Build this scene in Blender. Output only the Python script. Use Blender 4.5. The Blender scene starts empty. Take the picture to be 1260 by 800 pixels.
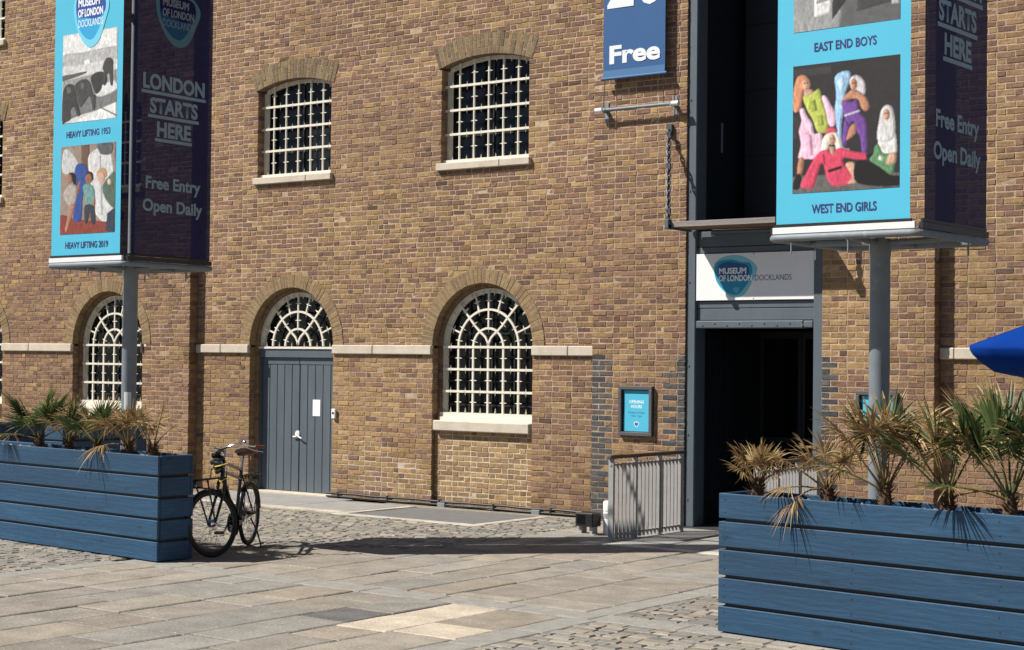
import bpy, bmesh, math, random
from mathutils import Vector, Matrix
random.seed(7)
S = bpy.context.scene
COL = S.collection

# ------------------------------------------------------------------ camera
FPX, CXP, CYP = 2025.0, 630.0, 400.0
CAM = Vector((0.0, -18.917, 2.15))
yaw, pitch, roll = math.radians(36.4), math.atan(44 / 2025), 0.0113
cf = Vector((-math.sin(yaw) * math.cos(pitch), math.cos(yaw) * math.cos(pitch), math.sin(pitch)))
cr0 = Vector((math.cos(yaw), math.sin(yaw), 0)); cu0 = cr0.cross(cf)
cr = math.cos(roll) * cr0 + math.sin(roll) * cu0
cu = -math.sin(roll) * cr0 + math.cos(roll) * cu0
cd = bpy.data.cameras.new('camera'); cam = bpy.data.objects.new('camera', cd); COL.objects.link(cam)
cd.sensor_fit = 'HORIZONTAL'; cd.sensor_width = 36.0; cd.lens = FPX / 1260 * 36.0
cd.clip_start = 0.1; cd.clip_end = 2000
M3 = Matrix((cr, cu, -cf)).transposed()
cam.matrix_world = Matrix.Translation(CAM) @ M3.to_4x4()
S.camera = cam
def project(p):
    v = Vector(p) - CAM; z = v.dot(cf)
    return CXP + FPX * v.dot(cr) / z, CYP - FPX * v.dot(cu) / z, z

# ------------------------------------------------------------------ world, sun, exposure
SUN = Vector((1.0, 1.0, -1.55)).normalized()          # direction the light travels
W = bpy.data.worlds.new('World'); S.world = W; W.use_nodes = True
nt = W.node_tree; nt.nodes.clear()
sky = nt.nodes.new('ShaderNodeTexSky'); sky.sky_type = 'NISHITA'; sky.sun_disc = False
sky.sun_elevation = math.asin(-SUN.z); sky.sun_rotation = math.atan2(-SUN.x, -SUN.y)
sky.altitude = 10; sky.air_density = 0.65; sky.dust_density = 0.25
bgn = nt.nodes.new('ShaderNodeBackground'); bgn.inputs[1].default_value = 0.05
wo = nt.nodes.new('ShaderNodeOutputWorld')
nt.links.new(sky.outputs[0], bgn.inputs[0]); nt.links.new(bgn.outputs[0], wo.inputs[0])
sl = bpy.data.lights.new('sun', 'SUN'); sl.energy = 5.0; sl.angle = math.radians(0.5); sl.color = (1.0, 0.955, 0.88)
so = bpy.data.objects.new('sun', sl); COL.objects.link(so)
so.rotation_euler = SUN.to_track_quat('-Z', 'Y').to_euler(); so.location = (-12, -20, 25)
S.view_settings.view_transform = 'Standard'; S.view_settings.look = 'None'
S.view_settings.exposure = 0.50; S.view_settings.gamma = 1.0; S.view_settings.use_curve_mapping = False

# ------------------------------------------------------------------ helpers
def srgb(r, g, b):
    f = lambda c: (c / 255 / 12.92) if c <= 10 else ((c / 255 + 0.055) / 1.055) ** 2.4
    return (f(r), f(g), f(b))

class MB:
    """collects faces and builds ONE mesh object"""
    def __init__(s): s.v = []; s.f = []; s.c = []; s.col = (0.5, 0.5, 0.5)
    def add(s, vs, fs, col=None):
        o = len(s.v); s.v.extend(tuple(p) for p in vs)
        for f in fs: s.f.append(tuple(i + o for i in f)); s.c.append(col or s.col)
    def box(s, x0, x1, y0, y1, z0, z1, col=None, bev=0.0, M=None):
        if bev <= 0:
            vs = [(x, y, z) for z in (z0, z1) for y in (y0, y1) for x in (x0, x1)]
            fs = [(0, 2, 3, 1), (4, 5, 7, 6), (0, 1, 5, 4), (2, 6, 7, 3), (0, 4, 6, 2), (1, 3, 7, 5)]
        else:
            b = min(bev, abs(x1 - x0) * .45, abs(y1 - y0) * .45, abs(z1 - z0) * .45)
            vs = []
            for z, zi in ((z0, z0 + b), (z1, z1 - b)):
                for y, yi in ((y0, y0 + b), (y1, y1 - b)):
                    for x, xi in ((x0, x0 + b), (x1, x1 - b)):
                        vs += [(x, yi, zi), (xi, y, zi), (xi, yi, z)]
            k = lambda c, a: c * 3 + a
            fs = [tuple(k(c, 2) for c in (0, 2, 3, 1)), tuple(k(c, 2) for c in (4, 5, 7, 6)),
                  tuple(k(c, 1) for c in (0, 1, 5, 4)), tuple(k(c, 1) for c in (2, 6, 7, 3)),
                  tuple(k(c, 0) for c in (0, 4, 6, 2)), tuple(k(c, 0) for c in (1, 3, 7, 5))]
            for a, b2 in ((0, 4), (1, 5), (2, 6), (3, 7)):
                fs.append((k(a, 0), k(a, 1), k(b2, 1), k(b2, 0)))
            for a, b2 in ((0, 2), (1, 3), (4, 6), (5, 7)):
                fs.append((k(a, 0), k(a, 2), k(b2, 2), k(b2, 0)))
            for a, b2 in ((0, 1), (2, 3), (4, 5), (6, 7)):
                fs.append((k(a, 1), k(a, 2), k(b2, 2), k(b2, 1)))
            for c in range(8): fs.append((k(c, 0), k(c, 1), k(c, 2)))
        if M is not None: vs = [tuple(M @ Vector(p)) for p in vs]
        s.add(vs, fs, col)
    def tube(s, pts, r, n=8, col=None, cap=True, closed=False):
        pts = [Vector(p) for p in pts]; m = len(pts)
        rs = r if isinstance(r, (list, tuple)) else [r] * m
        vs = []; up = None
        for i, p in enumerate(pts):
            if closed: t = pts[(i + 1) % m] - pts[i - 1]
            else: t = pts[min(i + 1, m - 1)] - pts[max(i - 1, 0)]
            t.normalize()
            if up is None:
                a = Vector((0, 0, 1)) if abs(t.z) < .9 else Vector((1, 0, 0))
                up = (a - a.dot(t) * t).normalized()
            else: up = (up - up.dot(t) * t).normalized()
            sd = t.cross(up)
            for j in range(n):
                a = 2 * math.pi * j / n
                vs.append(p + rs[i] * (math.cos(a) * up + math.sin(a) * sd))
        fs = []
        for i in range(m if closed else m - 1):
            for j in range(n):
                a, b = i * n + j, i * n + (j + 1) % n
                c, d = ((i + 1) % m) * n + (j + 1) % n, ((i + 1) % m) * n + j
                fs.append((a, b, c, d))
        if cap and not closed:
            fs.append(tuple(range(n - 1, -1, -1))); fs.append(tuple((m - 1) * n + j for j in range(n)))
        s.add(vs, fs, col)
    def beam(s, p, q, w, h, col=None, up=(0, 0, 1)):
        """rectangular bar from p to q, w across, h along up"""
        p, q = Vector(p), Vector(q); t = (q - p).normalized(); u = Vector(up)
        if abs(t.dot(u)) > .99: u = Vector((0, 1, 0))
        u = (u - u.dot(t) * t).normalized(); d = t.cross(u)
        vs = [b + a1 * d * w / 2 + a2 * u * h / 2 for b in (p, q) for a1, a2 in ((-1, -1), (1, -1), (1, 1), (-1, 1))]
        s.add(vs, [(3, 2, 1, 0), (4, 5, 6, 7), (0, 1, 5, 4), (1, 2, 6, 5), (2, 3, 7, 6), (3, 0, 4, 7)], col)
    def lathe(s, prof, c, n=16, col=None, axis='z'):
        vs = []
        for r, h in prof:
            for j in range(n):
                a = 2 * math.pi * j / n
                if axis == 'z': vs.append((c[0] + r * math.cos(a), c[1] + r * math.sin(a), c[2] + h))
                elif axis == 'y': vs.append((c[0] + r * math.cos(a), c[1] + h, c[2] + r * math.sin(a)))
                else: vs.append((c[0] + h, c[1] + r * math.cos(a), c[2] + r * math.sin(a)))
        fs = []
        for i in range(len(prof) - 1):
            for j in range(n):
                fs.append((i * n + j, i * n + (j + 1) % n, (i + 1) * n + (j + 1) % n, (i + 1) * n + j))
        s.add(vs, fs, col)
    def sweep_xz(s, pts, w, y0, y1, col=None):
        """flat bar following pts in the x-z plane, w wide in plane, from y0 to y1"""
        n = len(pts); L = []; R = []
        for i, (x, z) in enumerate(pts):
            a = pts[max(i - 1, 0)]; b = pts[min(i + 1, n - 1)]
            tx, tz = b[0] - a[0], b[1] - a[1]; l = math.hypot(tx, tz) or 1
            nx, nz = -tz / l * w / 2, tx / l * w / 2
            L.append((x + nx, z + nz)); R.append((x - nx, z - nz))
        vs = []
        for i in range(n):
            vs += [(L[i][0], y0, L[i][1]), (R[i][0], y0, R[i][1]), (R[i][0], y1, R[i][1]), (L[i][0], y1, L[i][1])]
        fs = [(0, 1, 2, 3), (4 * n - 1, 4 * n - 2, 4 * n - 3, 4 * n - 4)]
        for i in range(n - 1):
            for j in range(4):
                fs.append((4 * i + j, 4 * (i + 1) + j, 4 * (i + 1) + (j + 1) % 4, 4 * i + (j + 1) % 4))
        s.add(vs, fs, col)
    def build(s, name, mat, parent=None, loc=(0, 0, 0), smooth=False, recalc=True):
        me = bpy.data.meshes.new(name); me.from_pydata([tuple(p) for p in s.v], [], s.f)
        at = me.attributes.new('col', 'FLOAT_COLOR', 'FACE')
        flat = []
        for c in s.c: flat += [c[0], c[1], c[2], 1.0]
        at.data.foreach_set('color', flat)
        if recalc and len(s.f) < 60000:
            bm = bmesh.new(); bm.from_mesh(me); bmesh.ops.recalc_face_normals(bm, faces=bm.faces); bm.to_mesh(me); bm.free()
        if smooth:
            me.shade_smooth() if hasattr(me, 'shade_smooth') else me.polygons.foreach_set('use_smooth', [True] * len(me.polygons))
            if smooth != 'all':
                try: me.set_sharp_from_angle(angle=math.radians(40))
                except Exception: pass
        me.materials.append(mat); me.update()
        o = bpy.data.objects.new(name, me); COL.objects.link(o); o.location = loc
        if parent is not None: o.parent = parent
        return o

def empty(name, loc=(0, 0, 0), rz=0.0, parent=None):
    o = bpy.data.objects.new(name, None); COL.objects.link(o); o.location = loc; o.rotation_euler = (0, 0, rz)
    o.empty_display_size = .2
    if parent is not None: o.parent = parent
    return o
def tag(o, label=None, cat=None, group=None, kind=None):
    if label: o['label'] = label
    if cat: o['category'] = cat
    if group: o['group'] = group
    if kind: o['kind'] = kind
    return o
def copy_tree(o, parent=None, loc=None):
    c = o.copy(); COL.objects.link(c); c.parent = parent if parent is not None else o.parent
    if loc is not None: c.location = loc
    for ch in list(o.children): copy_tree(ch, c)
    return c

# ------------------------------------------------------------------ materials
def mat(name, base=None, rough=.7, metal=0.0, attr=False, var=.15, scale=6.0, bump=.0, bscale=60.0, spec=.5, stretch=None, alpha=None, coat=0.0, dirt=None, fine=0.0, spots=None):
    m = bpy.data.materials.new(name); m.use_nodes = True; n = m.node_tree.nodes; l = m.node_tree.links
    b = n['Principled BSDF']; b.inputs['Roughness'].default_value = rough; b.inputs['Metallic'].default_value = metal
    b.inputs['Specular IOR Level'].default_value = spec; b.inputs['Coat Weight'].default_value = coat
    geo = n.new('ShaderNodeNewGeometry'); mp = n.new('ShaderNodeMapping'); l.new(geo.outputs['Position'], mp.inputs[0])
    if stretch: mp.inputs['Scale'].default_value = stretch
    if attr:
        a = n.new('ShaderNodeAttribute'); a.attribute_name = 'col'; src = a.outputs['Color']
    else:
        a = n.new('ShaderNodeRGB'); a.outputs[0].default_value = (*base, 1); src = a.outputs[0]
    def noise(sc, det=5, rg=.6):
        t = n.new('ShaderNodeTexNoise'); t.inputs['Scale'].default_value = sc; t.inputs['Detail'].default_value = det; t.inputs['Roughness'].default_value = rg
        l.new(mp.outputs[0], t.inputs['Vector']); return t
    def mulv(src, fac_out, lo, hi):
        r = n.new('ShaderNodeMapRange'); r.inputs[1].default_value = .25; r.inputs[2].default_value = .75
        r.inputs[3].default_value = lo; r.inputs[4].default_value = hi; l.new(fac_out, r.inputs[0])
        x = n.new('ShaderNodeMix'); x.data_type = 'RGBA'; x.blend_type = 'MULTIPLY'; x.inputs[0].default_value = 1
        l.new(src, x.inputs[6]); l.new(r.outputs[0], x.inputs[7]); return x.outputs[2]
    if var > 0:
        t = noise(scale); src = mulv(src, t.outputs[0], 1 - var, 1 + var)
    if fine > 0:
        t = noise(scale * 14, 3, .7); src = mulv(src, t.outputs[0], 1 - fine, 1 + fine)
    if dirt:
        t = noise(dirt[1], 6, .65); r = n.new('ShaderNodeMapRange'); r.inputs[1].default_value = dirt[2]; r.inputs[2].default_value = dirt[2] + .15
        l.new(t.outputs[0], r.inputs[0]); x = n.new('ShaderNodeMix'); x.data_type = 'RGBA'
        l.new(r.outputs[0], x.inputs[0]); l.new(src, x.inputs[6]); x.inputs[7].default_value = (*dirt[0], 1); src = x.outputs[2]
    if spots:   # trodden gum and lime specks
        t = noise(34, 1, .3); r = n.new('ShaderNodeMapRange'); r.inputs[1].default_value = .735; r.inputs[2].default_value = .76
        l.new(t.outputs[0], r.inputs[0]); x = n.new('ShaderNodeMix'); x.data_type = 'RGBA'
        l.new(r.outputs[0], x.inputs[0]); l.new(src, x.inputs[6]); x.inputs[7].default_value = (*spots, 1); src = x.outputs[2]
    l.new(src, b.inputs['Base Color'])
    if bump > 0:
        t = noise(bscale, 6, .65); bp = n.new('ShaderNodeBump'); bp.inputs['Strength'].default_value = bump; bp.inputs['Distance'].default_value = .01
        l.new(t.outputs[0], bp.inputs['Height']); l.new(bp.outputs[0], b.inputs['Normal'])
    if alpha is not None: b.inputs['Alpha'].default_value = alpha
    return m

MAT = dict(
    brick=mat('brick', attr=True, rough=.95, var=.30, scale=16, bump=1.0, bscale=45, fine=.30, spec=.15, dirt=((.09, .06, .04), 24.0, .67)),
    mortar=mat('mortar', attr=True, rough=.95, var=.30, scale=7, bump=.9, bscale=60, fine=.25, spec=.12, dirt=((.12, .085, .06), 20.0, .66)),
    stone=mat('pale_stone', base=(.53, .465, .375), rough=.85, var=.14, scale=5, bump=.4, bscale=40, fine=.08, dirt=((.33, .28, .21), 3.0, .62)),
    slab=mat('york_stone', attr=True, rough=.85, var=.26, scale=3, bump=1.0, bscale=22, fine=.24, spec=.25, dirt=((.15, .13, .108), 3.5, .62), spots=(.5, .47, .42)),
    sett=mat('granite_sett', attr=True, rough=.75, var=.22, scale=14, bump=.8, bscale=60, fine=.2, spec=.35),
    granite=mat('granite', base=(.30, .285, .255), rough=.85, var=.2, scale=8, bump=1.0, bscale=90, fine=.4, spec=.3),
    bed=mat('sand_bed', base=(.2, .165, .12), rough=.95, var=.3, scale=3, bump=.7, bscale=50, fine=.25),
    joint=mat('joint_sand', base=(.24, .205, .155), rough=.95, var=.3, scale=2.5, bump=.7, bscale=50, fine=.25),
    asphalt=mat('ground', base=(.16, .145, .125), rough=.9, var=.25, scale=1.2, bump=.7, bscale=60, fine=.25),
    whitepaint=mat('white_paint', base=(.72, .68, .58), rough=.55, var=.08, scale=9, bump=.15, bscale=60, fine=.05, dirt=((.36, .27, .17), 14.0, .66)),
    greypaint=mat('blue_grey_paint', base=(.088, .112, .132), rough=.5, var=.12, scale=4, bump=.2, bscale=70, fine=.06, stretch=(1, 1, .3), dirt=((.14, .18, .215), 16, .66)),
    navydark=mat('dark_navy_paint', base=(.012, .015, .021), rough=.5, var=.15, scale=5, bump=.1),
    planter=mat('planter_blue', base=(.011, .054, .113), rough=.6, var=.2, scale=1.6, bump=.3, bscale=26, fine=.14, stretch=(.3, 1, 2.2), dirt=((.021, .076, .145), 3.2, .58)),
    soil=mat('soil', base=(.06, .045, .03), rough=1, var=.4, scale=20, bump=1, bscale=60, dirt=((.4, .37, .33), 38, .6)),
    galv=mat('galvanised_steel', base=(.19, .22, .245), rough=.6, metal=.05, var=.14, scale=7, bump=.1, fine=.05, dirt=((.33, .36, .39), 11, .62)),
    alu=mat('aluminium', base=(.78, .78, .77), rough=.4, metal=.1, var=.05),
    steel=mat('dark_steel', base=(.05, .055, .06), rough=.45, metal=.6, var=.2, scale=12),
    railgrey=mat('grey_powder_coat', base=(.34, .335, .325), rough=.5, var=.08, fine=.04, metal=.1),
    raildark=mat('weathered_hardwood', base=(.10, .07, .05), rough=.7, var=.25, scale=8, bump=.3, stretch=(1, .2, 1)),
    wood=mat('weathered_timber', base=(.20, .115, .06), rough=.8, var=.3, scale=6, bump=.5, stretch=(.2, 2, 2), fine=.15),
    woodgrey=mat('silvered_timber', base=(.24, .22, .20), rough=.8, var=.3, scale=8, bump=.5, stretch=(.2, 2, 3), fine=.15),
    chain=mat('chain_iron', base=(.07, .085, .10), rough=.55, metal=.4, var=.2),
    black=mat('black_plastic', base=(.012, .012, .013), rough=.45, var=.2),
    rubber=mat('rubber', base=(.016, .015, .014), rough=.75, var=.2),
    blackpaint=mat('black_gloss_paint', base=(.01, .01, .011), rough=.25, coat=.4, var=.1),
    chrome=mat('chrome', base=(.8, .8, .8), rough=.15, metal=1, var=.05),
    leather=mat('brown_leather', base=(.16, .055, .028), rough=.45, var=.2, scale=20, bump=.1),
    yellow=mat('yellow_strap', base=(.55, .45, .08), rough=.7),
    glass=mat('window_glass', base=(.006, .007, .009), rough=.05, var=0, bump=.03, bscale=2.2, spec=.35, alpha=.55),
    signwhite=mat('sign_white', base=(.80, .80, .79), rough=.4, var=.03, fine=.02),
    print=mat('banner_print', attr=True, rough=.6, var=.03, scale=3, spec=.3, bump=.05, bscale=7),
    printdark=mat('shaded_mesh_print', attr=True, rough=.7, var=.05, scale=3, spec=.2, alpha=.96, bump=.05, bscale=7),
    umbrella=mat('blue_canvas', base=(.001, .036, .24), rough=.85, spec=.1, var=.08, scale=3, bump=.1, bscale=300),
    leaf=mat('palm_leaf', attr=True, rough=.5, var=.25, scale=12, spec=.35),
    trunk=mat('palm_trunk', base=(.10, .06, .035), rough=1, var=.4, scale=30, bump=1, bscale=50),
    paper=mat('paper', base=(.8, .8, .8), rough=.6, var=.02),
    floor=mat('lobby_floor', base=(.05, .05, .05), rough=.5, var=.2),
    grit=mat('bitumen_cover', base=(.145, .145, .14), rough=.85, var=.15, scale=5, bump=.5, bscale=90, fine=.15),
    lead=mat('flat_grey_slab', base=(.27, .265, .25), rough=.85, var=.15, scale=3, bump=.5, bscale=60, fine=.15),
)
def timber(m):
    # per-board grain: distorted bands and a few knots, offset by the object's random number
    n = m.node_tree.nodes; l = m.node_tree.links; b = n['Principled BSDF']
    tc = n.new('ShaderNodeTexCoord'); oi = n.new('ShaderNodeObjectInfo'); add = n.new('ShaderNodeVectorMath'); add.operation = 'MULTIPLY_ADD'
    cmb = n.new('ShaderNodeCombineXYZ'); l.new(oi.outputs['Random'], cmb.inputs[0]); l.new(oi.outputs['Random'], cmb.inputs[2])
    l.new(cmb.outputs[0], add.inputs[0]); add.inputs[1].default_value = (37, 0, 11); l.new(tc.outputs['Object'], add.inputs[2])
    mp = n.new('ShaderNodeMapping'); mp.inputs['Scale'].default_value = (.32, .32, 2.2); l.new(add.outputs[0], mp.inputs[0])
    wv = n.new('ShaderNodeTexWave'); wv.wave_type = 'BANDS'; wv.bands_direction = 'Z'; wv.inputs['Scale'].default_value = 3.2; wv.inputs['Distortion'].default_value = 9; wv.inputs['Detail'].default_value = 3; wv.inputs['Detail Scale'].default_value = 1.6
    l.new(mp.outputs[0], wv.inputs['Vector'])
    mp2 = n.new('ShaderNodeMapping'); mp2.inputs['Scale'].default_value = (1.0, 1.0, 2.4); l.new(add.outputs[0], mp2.inputs[0])
    vo = n.new('ShaderNodeTexVoronoi'); vo.inputs['Scale'].default_value = 2.3; l.new(mp2.outputs[0], vo.inputs['Vector'])
    kr = n.new('ShaderNodeMapRange'); kr.inputs[1].default_value = .02; kr.inputs[2].default_value = .16; kr.inputs[3].default_value = .5; kr.inputs[4].default_value = 1.0; l.new(vo.outputs['Distance'], kr.inputs[0])
    wr = n.new('ShaderNodeMapRange'); wr.inputs[3].default_value = .88; wr.inputs[4].default_value = 1.10; l.new(wv.outputs['Fac'], wr.inputs[0])
    rr = n.new('ShaderNodeMapRange'); rr.inputs[3].default_value = .88; rr.inputs[4].default_value = 1.12; l.new(oi.outputs['Random'], rr.inputs[0])
    m1 = n.new('ShaderNodeMath'); m1.operation = 'MULTIPLY'; l.new(kr.outputs[0], m1.inputs[0]); l.new(wr.outputs[0], m1.inputs[1])
    m2 = n.new('ShaderNodeMath'); m2.operation = 'MULTIPLY'; l.new(m1.outputs[0], m2.inputs[0]); l.new(rr.outputs[0], m2.inputs[1])
    src = b.inputs['Base Color'].links[0].from_socket
    x = n.new('ShaderNodeMix'); x.data_type = 'RGBA'; x.blend_type = 'MULTIPLY'; x.inputs[0].default_value = 1; l.new(src, x.inputs[6]); l.new(m2.outputs[0], x.inputs[7]); l.new(x.outputs[2], b.inputs['Base Color'])
timber(MAT['planter'])
# palm leaves let some light through
def leaf_translucent(m):
    n = m.node_tree.nodes; l = m.node_tree.links; b = n['Principled BSDF']; out = n['Material Output']
    tr = n.new('ShaderNodeBsdfTranslucent'); mx = n.new('ShaderNodeMixShader'); mx.inputs[0].default_value = .3
    src = b.inputs['Base Color'].links[0].from_socket; l.new(src, tr.inputs[0])
    l.new(b.outputs[0], mx.inputs[1]); l.new(tr.outputs[0], mx.inputs[2]); l.new(mx.outputs[0], out.inputs['Surface'])
leaf_translucent(MAT['leaf'])
# ================================================================== GROUND
YT = -0.012      # top of bedding under the stones
gm = MB(); gm.add([(-400, -400, -.06), (400, -400, -.06), (400, 400, -.06), (-400, 400, -.06)], [(0, 1, 2, 3)])
ground = tag(gm.build('ground', MAT['asphalt']), kind='structure')
bm_ = MB(); bm_.box(-30, 3, -16, -.02, -.055, -.022)
pavement = tag(bm_.build('pavement', MAT['bed']), kind='structure')


def jit(a): return random.uniform(-a, a)
def lerp(a, b, t): return a + (b - a) * t
def mixc(a, b, t): return tuple(lerp(x, y, t) for x, y in zip(a, b))
def sc(c, k): return tuple(x * k for x in c)
SLABC = [(.300, .255, .200), (.275, .240, .198), (.285, .255, .215), (.250, .235, .212), (.315, .262, .190), (.262, .225, .188), (.290, .248, .203), (.258, .245, .220), (.280, .226, .184)]
slab_n = 0
def slab(x0, x1, y0, y1, col, name='paving_slab', top=None, m='slab', gap=.008):
    """one flagstone, slightly uneven, chipped edges"""
    g = gap
    mb = MB(); z = (jit(.005)) if top is None else top
    n = 5
    cx, cy = (x0 + x1) / 2, (y0 + y1) / 2
    ring = []
    per = [(x0 + g, y0 + g), (x1 - g, y0 + g), (x1 - g, y1 - g), (x0 + g, y1 - g)]
    for i in range(4):
        a, b = per[i], per[(i + 1) % 4]
        L = math.hypot(b[0] - a[0], b[1] - a[1]); k = max(2, int(L / .16))
        for j in range(k):
            t = j / k; q = (lerp(a[0], b[0], t), lerp(a[1], b[1], t))
            e = .010 if j else .005
            ring.append((q[0] + jit(e), q[1] + jit(e)))
    m_ = len(ring); tx, ty = jit(.005), jit(.005)
    def zz(x, y): return z + tx * (x - cx) + ty * (y - cy)
    vs = [(x, y, -.055) for x, y in ring] + [(x, y, zz(x, y) - .008) for x, y in ring]
    inn = [(cx + (x - cx) * (1 - .014 / max(.2, abs(x1 - x0) / 2)), cy + (y - cy) * (1 - .014 / max(.2, abs(y1 - y0) / 2))) for x, y in ring]
    vs += [(x, y, zz(x, y)) for x, y in inn]
    fs = []
    for i in range(m_):
        j = (i + 1) % m_
        fs.append((i, j, m_ + j, m_ + i)); fs.append((m_ + i, m_ + j, 2 * m_ + j, 2 * m_ + i))
    fs.append(tuple(range(2 * m_, 3 * m_)))
    mb.add(vs, fs, col)
    return mb.build(name, MAT[m], pavement)

def slab_field(X0, X1, Y0, Y1, skip=()):
    x = X0
    while x < X1 - .05:
        w = random.choice((.46, .55, .62, .72)); 
        if X1 - (x + w) < .4: w = X1 - x
        y = Y0 - random.uniform(0, .8)
        while y < Y1 - .02:
            L = random.choice((.6, .8, 1.05, 1.35)) * random.uniform(.88, 1.12)
            ya, yb = max(y, Y0), min(y + L, Y1)
            if Y1 - yb < .25: yb = Y1; L = yb - y
            if yb - ya > .12:
                c = mixc(random.choice(SLABC), (.275, .252, .22), .45); c = sc(c, random.uniform(.86, 1.06))
                mx, my = x + w / 2, (ya + yb) / 2
                if -9.15 < mx < -7.95 and -9.1 < my < -8.1: c = (.50, .425, .335)      # sandy mortar repair
                elif -10.15 < mx < -9.2 and -8.95 < my < -8.3: c = (.13, .125, .118)   # dark bitumen patch
                slab(x, x + w, ya, yb, c, gap=random.uniform(.005, .012))
            y += L
        x += w
# granite channels
for i in range(14):
    x0 = -13.6 + i * .85
    if x0 > -2: break
    slab(x0, x0 + .85, -7.43, -7.10, (.30, .285, .255), 'granite_kerb', jit(.002), 'granite', .003)
for i in range(14):
    y0 = -7.43 - (i + 1) * .8
    if y0 > -15.5:
        slab(-7.88, -7.55, y0, y0 + .8, (.3, .28, .25), 'granite_kerb', jit(.002), 'granite', .003)
        slab(-13.72, -13.42, y0, y0 + .8, (.3, .28, .25), 'granite_kerb', jit(.002), 'granite', .003)
for i in range(8):
    y0 = -7.10 + i * .8
    slab(-7.88, -7.60, y0, y0 + .8, (.32, .3, .27), 'granite_kerb', jit(.002), 'granite', .003)
# flagstones: the crossing path, then the approach to the entrance
slab_field(-13.42, -7.88, -13.2, -7.43)
slab_field(-13.42, -7.88, -7.10, -4.75)
slab_field(-11.85, -7.88, -4.75, -2.62)
slab_field(-12.0, -11.0, -2.62, -.2)
# pale threshold strip and slabs in front of the entrance
for i in range(3): slab(-11.0 + i * 1.04, -9.96 + i * 1.04, -2.62, -2.40, (.5, .46, .4), 'threshold_strip', .002)
for i in range(3): slab(-11.0 + i * 1.04, -9.96 + i * 1.04, -2.40, -.22, sc((.22, .21, .195), random.uniform(.9, 1.1)), 'entrance_slab', -.002, 'lead')
# light-well covers beside the wall: grey panels with pale stone margins
def well(x0, x1, y0, y1):
    t = .17
    for a in ((x0, x1, y0, y0 + t), (x0, x0 + t, y0 + t, y1), (x1 - t, x1, y0 + t, y1)):
        slab(*a, (.46, .42, .35), 'stone_margin', .004, 'slab', .003)
    slab(x0 + t, x1 - t, y0 + t, y1, (.12, .12, .12), 'cover_panel', -.001, 'grit', .003)
well(-15.6, -13.05, -1.95, -.28)
for a in ((-19.6, -18.25, -1.55, -.02), (-18.25, -16.9, -1.55, -.02), (-16.9, -15.62, -1.55, -.28)): slab(*a, sc((.27, .265, .25), random.uniform(.9, 1.1)), 'doorstep_slab', .0, 'lead', .004)
slab(-19.6, -15.62, -1.75, -1.55, (.45, .41, .34), 'stone_margin', .004)
for i in range(4): slab(-20.4 + i * 2.1, -18.3 + i * 2.1, -.27, -.02, (.26, .23, .18), 'wall_foot_slab', -.006) if i in (2, 3) else None

# granite setts
setts = []      # (screen area, x0,x1,y0,y1,col)
SETC = [(.205, .19, .165), (.23, .21, .178), (.185, .175, .158), (.26, .23, .188), (.215, .19, .155), (.165, .158, .148), (.285, .25, .2)]
def sett_field(X0, X1, Y0, Y1, along='x', tint=1.0):
    # rows run along x
    y = Y0; row = 0
    while y < Y1 - .04:
        h = random.uniform(.095, .125)
        if Y1 - (y + h) < .06: h = Y1 - y
        x = X0 - random.uniform(0, .15)
        while x < X1 - .03:
            L = random.uniform(.14, .27); a, b = max(x, X0), min(x + L, X1)
            if b - a > .05:
                c = sc(random.choice(SETC), random.uniform(.85, 1.2) * tint)
                px = project(((a + b) / 2, y + h / 2, 0))
                inside = -10 < px[0] < 1270 and 0 < px[1] < 805
                hid = (px[0] < 232 and px[1] < 655 + .15 * px[0]) or px[0] > 884
                setts.append(((b - a) * h / px[2] ** 3 if inside and not hid else 0, a, b, y, y + h, c))
            x += L
        y += h; row += 1
sett_field(-7.55, -4.0, -11.0, -7.43, tint=1.12)
sett_field(-7.60, -5.0, -7.10, -4.6)
sett_field(-17.6, -13.42, -7.0, -1.95)
sett_field(-13.42, -11.85, -4.75, -1.95)
sett_field(-13.05, -12.0, -1.95, -.28)
sett_field(-18.5, -13.72, -10.2, -7.0, tint=.95)
sett_field(-20.4, -17.6, -5.5, -1.78)
setts.sort(key=lambda s: -s[0])
def sett_geo(mb, x0, x1, y0, y1, c, z=0):
    g = .0055; b = .012
    xs = (x0 + g + jit(.004), x1 - g + jit(.004)); ys = (y0 + g + jit(.003), y1 - g + jit(.003))
    zt = z + jit(.0045); p = []
    for zz, ins in ((-.05, 0), (zt - .014, 0), (zt, b)):
        for x, sx in ((xs[0], 1), (xs[1], -1)):
            for y, sy in ((ys[0], 1), (ys[1], -1)):
                p.append((x + sx * ins + jit(.003), y + sy * ins + jit(.003), zz + (jit(.003) if ins else 0)))
    f = []
    q = (0, 1, 3, 2)
    for k in range(4):
        a, b2 = q[k], q[(k + 1) % 4]
        f.append((a, b2, 4 + b2, 4 + a)); f.append((4 + a, 4 + b2, 8 + b2, 8 + a))
    f.append((8, 9, 11, 10)); mb.add(p, f, c)
rest = MB()
jm_ = MB()
for x0, x1, y0, y1 in ((-7.55, -4.0, -11.0, -7.43), (-7.60, -5.0, -7.10, -4.6), (-17.6, -13.42, -7.0, -1.95), (-13.42, -11.85, -4.75, -1.95), (-13.05, -12.0, -1.95, -.28), (-18.5, -13.72, -10.2, -7.0), (-20.4, -17.6, -5.5, -1.78)):
    nx, ny = int((x1 - x0) / .12), int((y1 - y0) / .12)
    vs = [(lerp(x0, x1, i / nx), lerp(y0, y1, j / ny), -.0085 + jit(.004)) for j in range(ny + 1) for i in range(nx + 1)]
    jm_.add(vs, [(j * (nx + 1) + i, j * (nx + 1) + i + 1, (j + 1) * (nx + 1) + i + 1, (j + 1) * (nx + 1) + i) for j in range(ny) for i in range(nx)])
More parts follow.
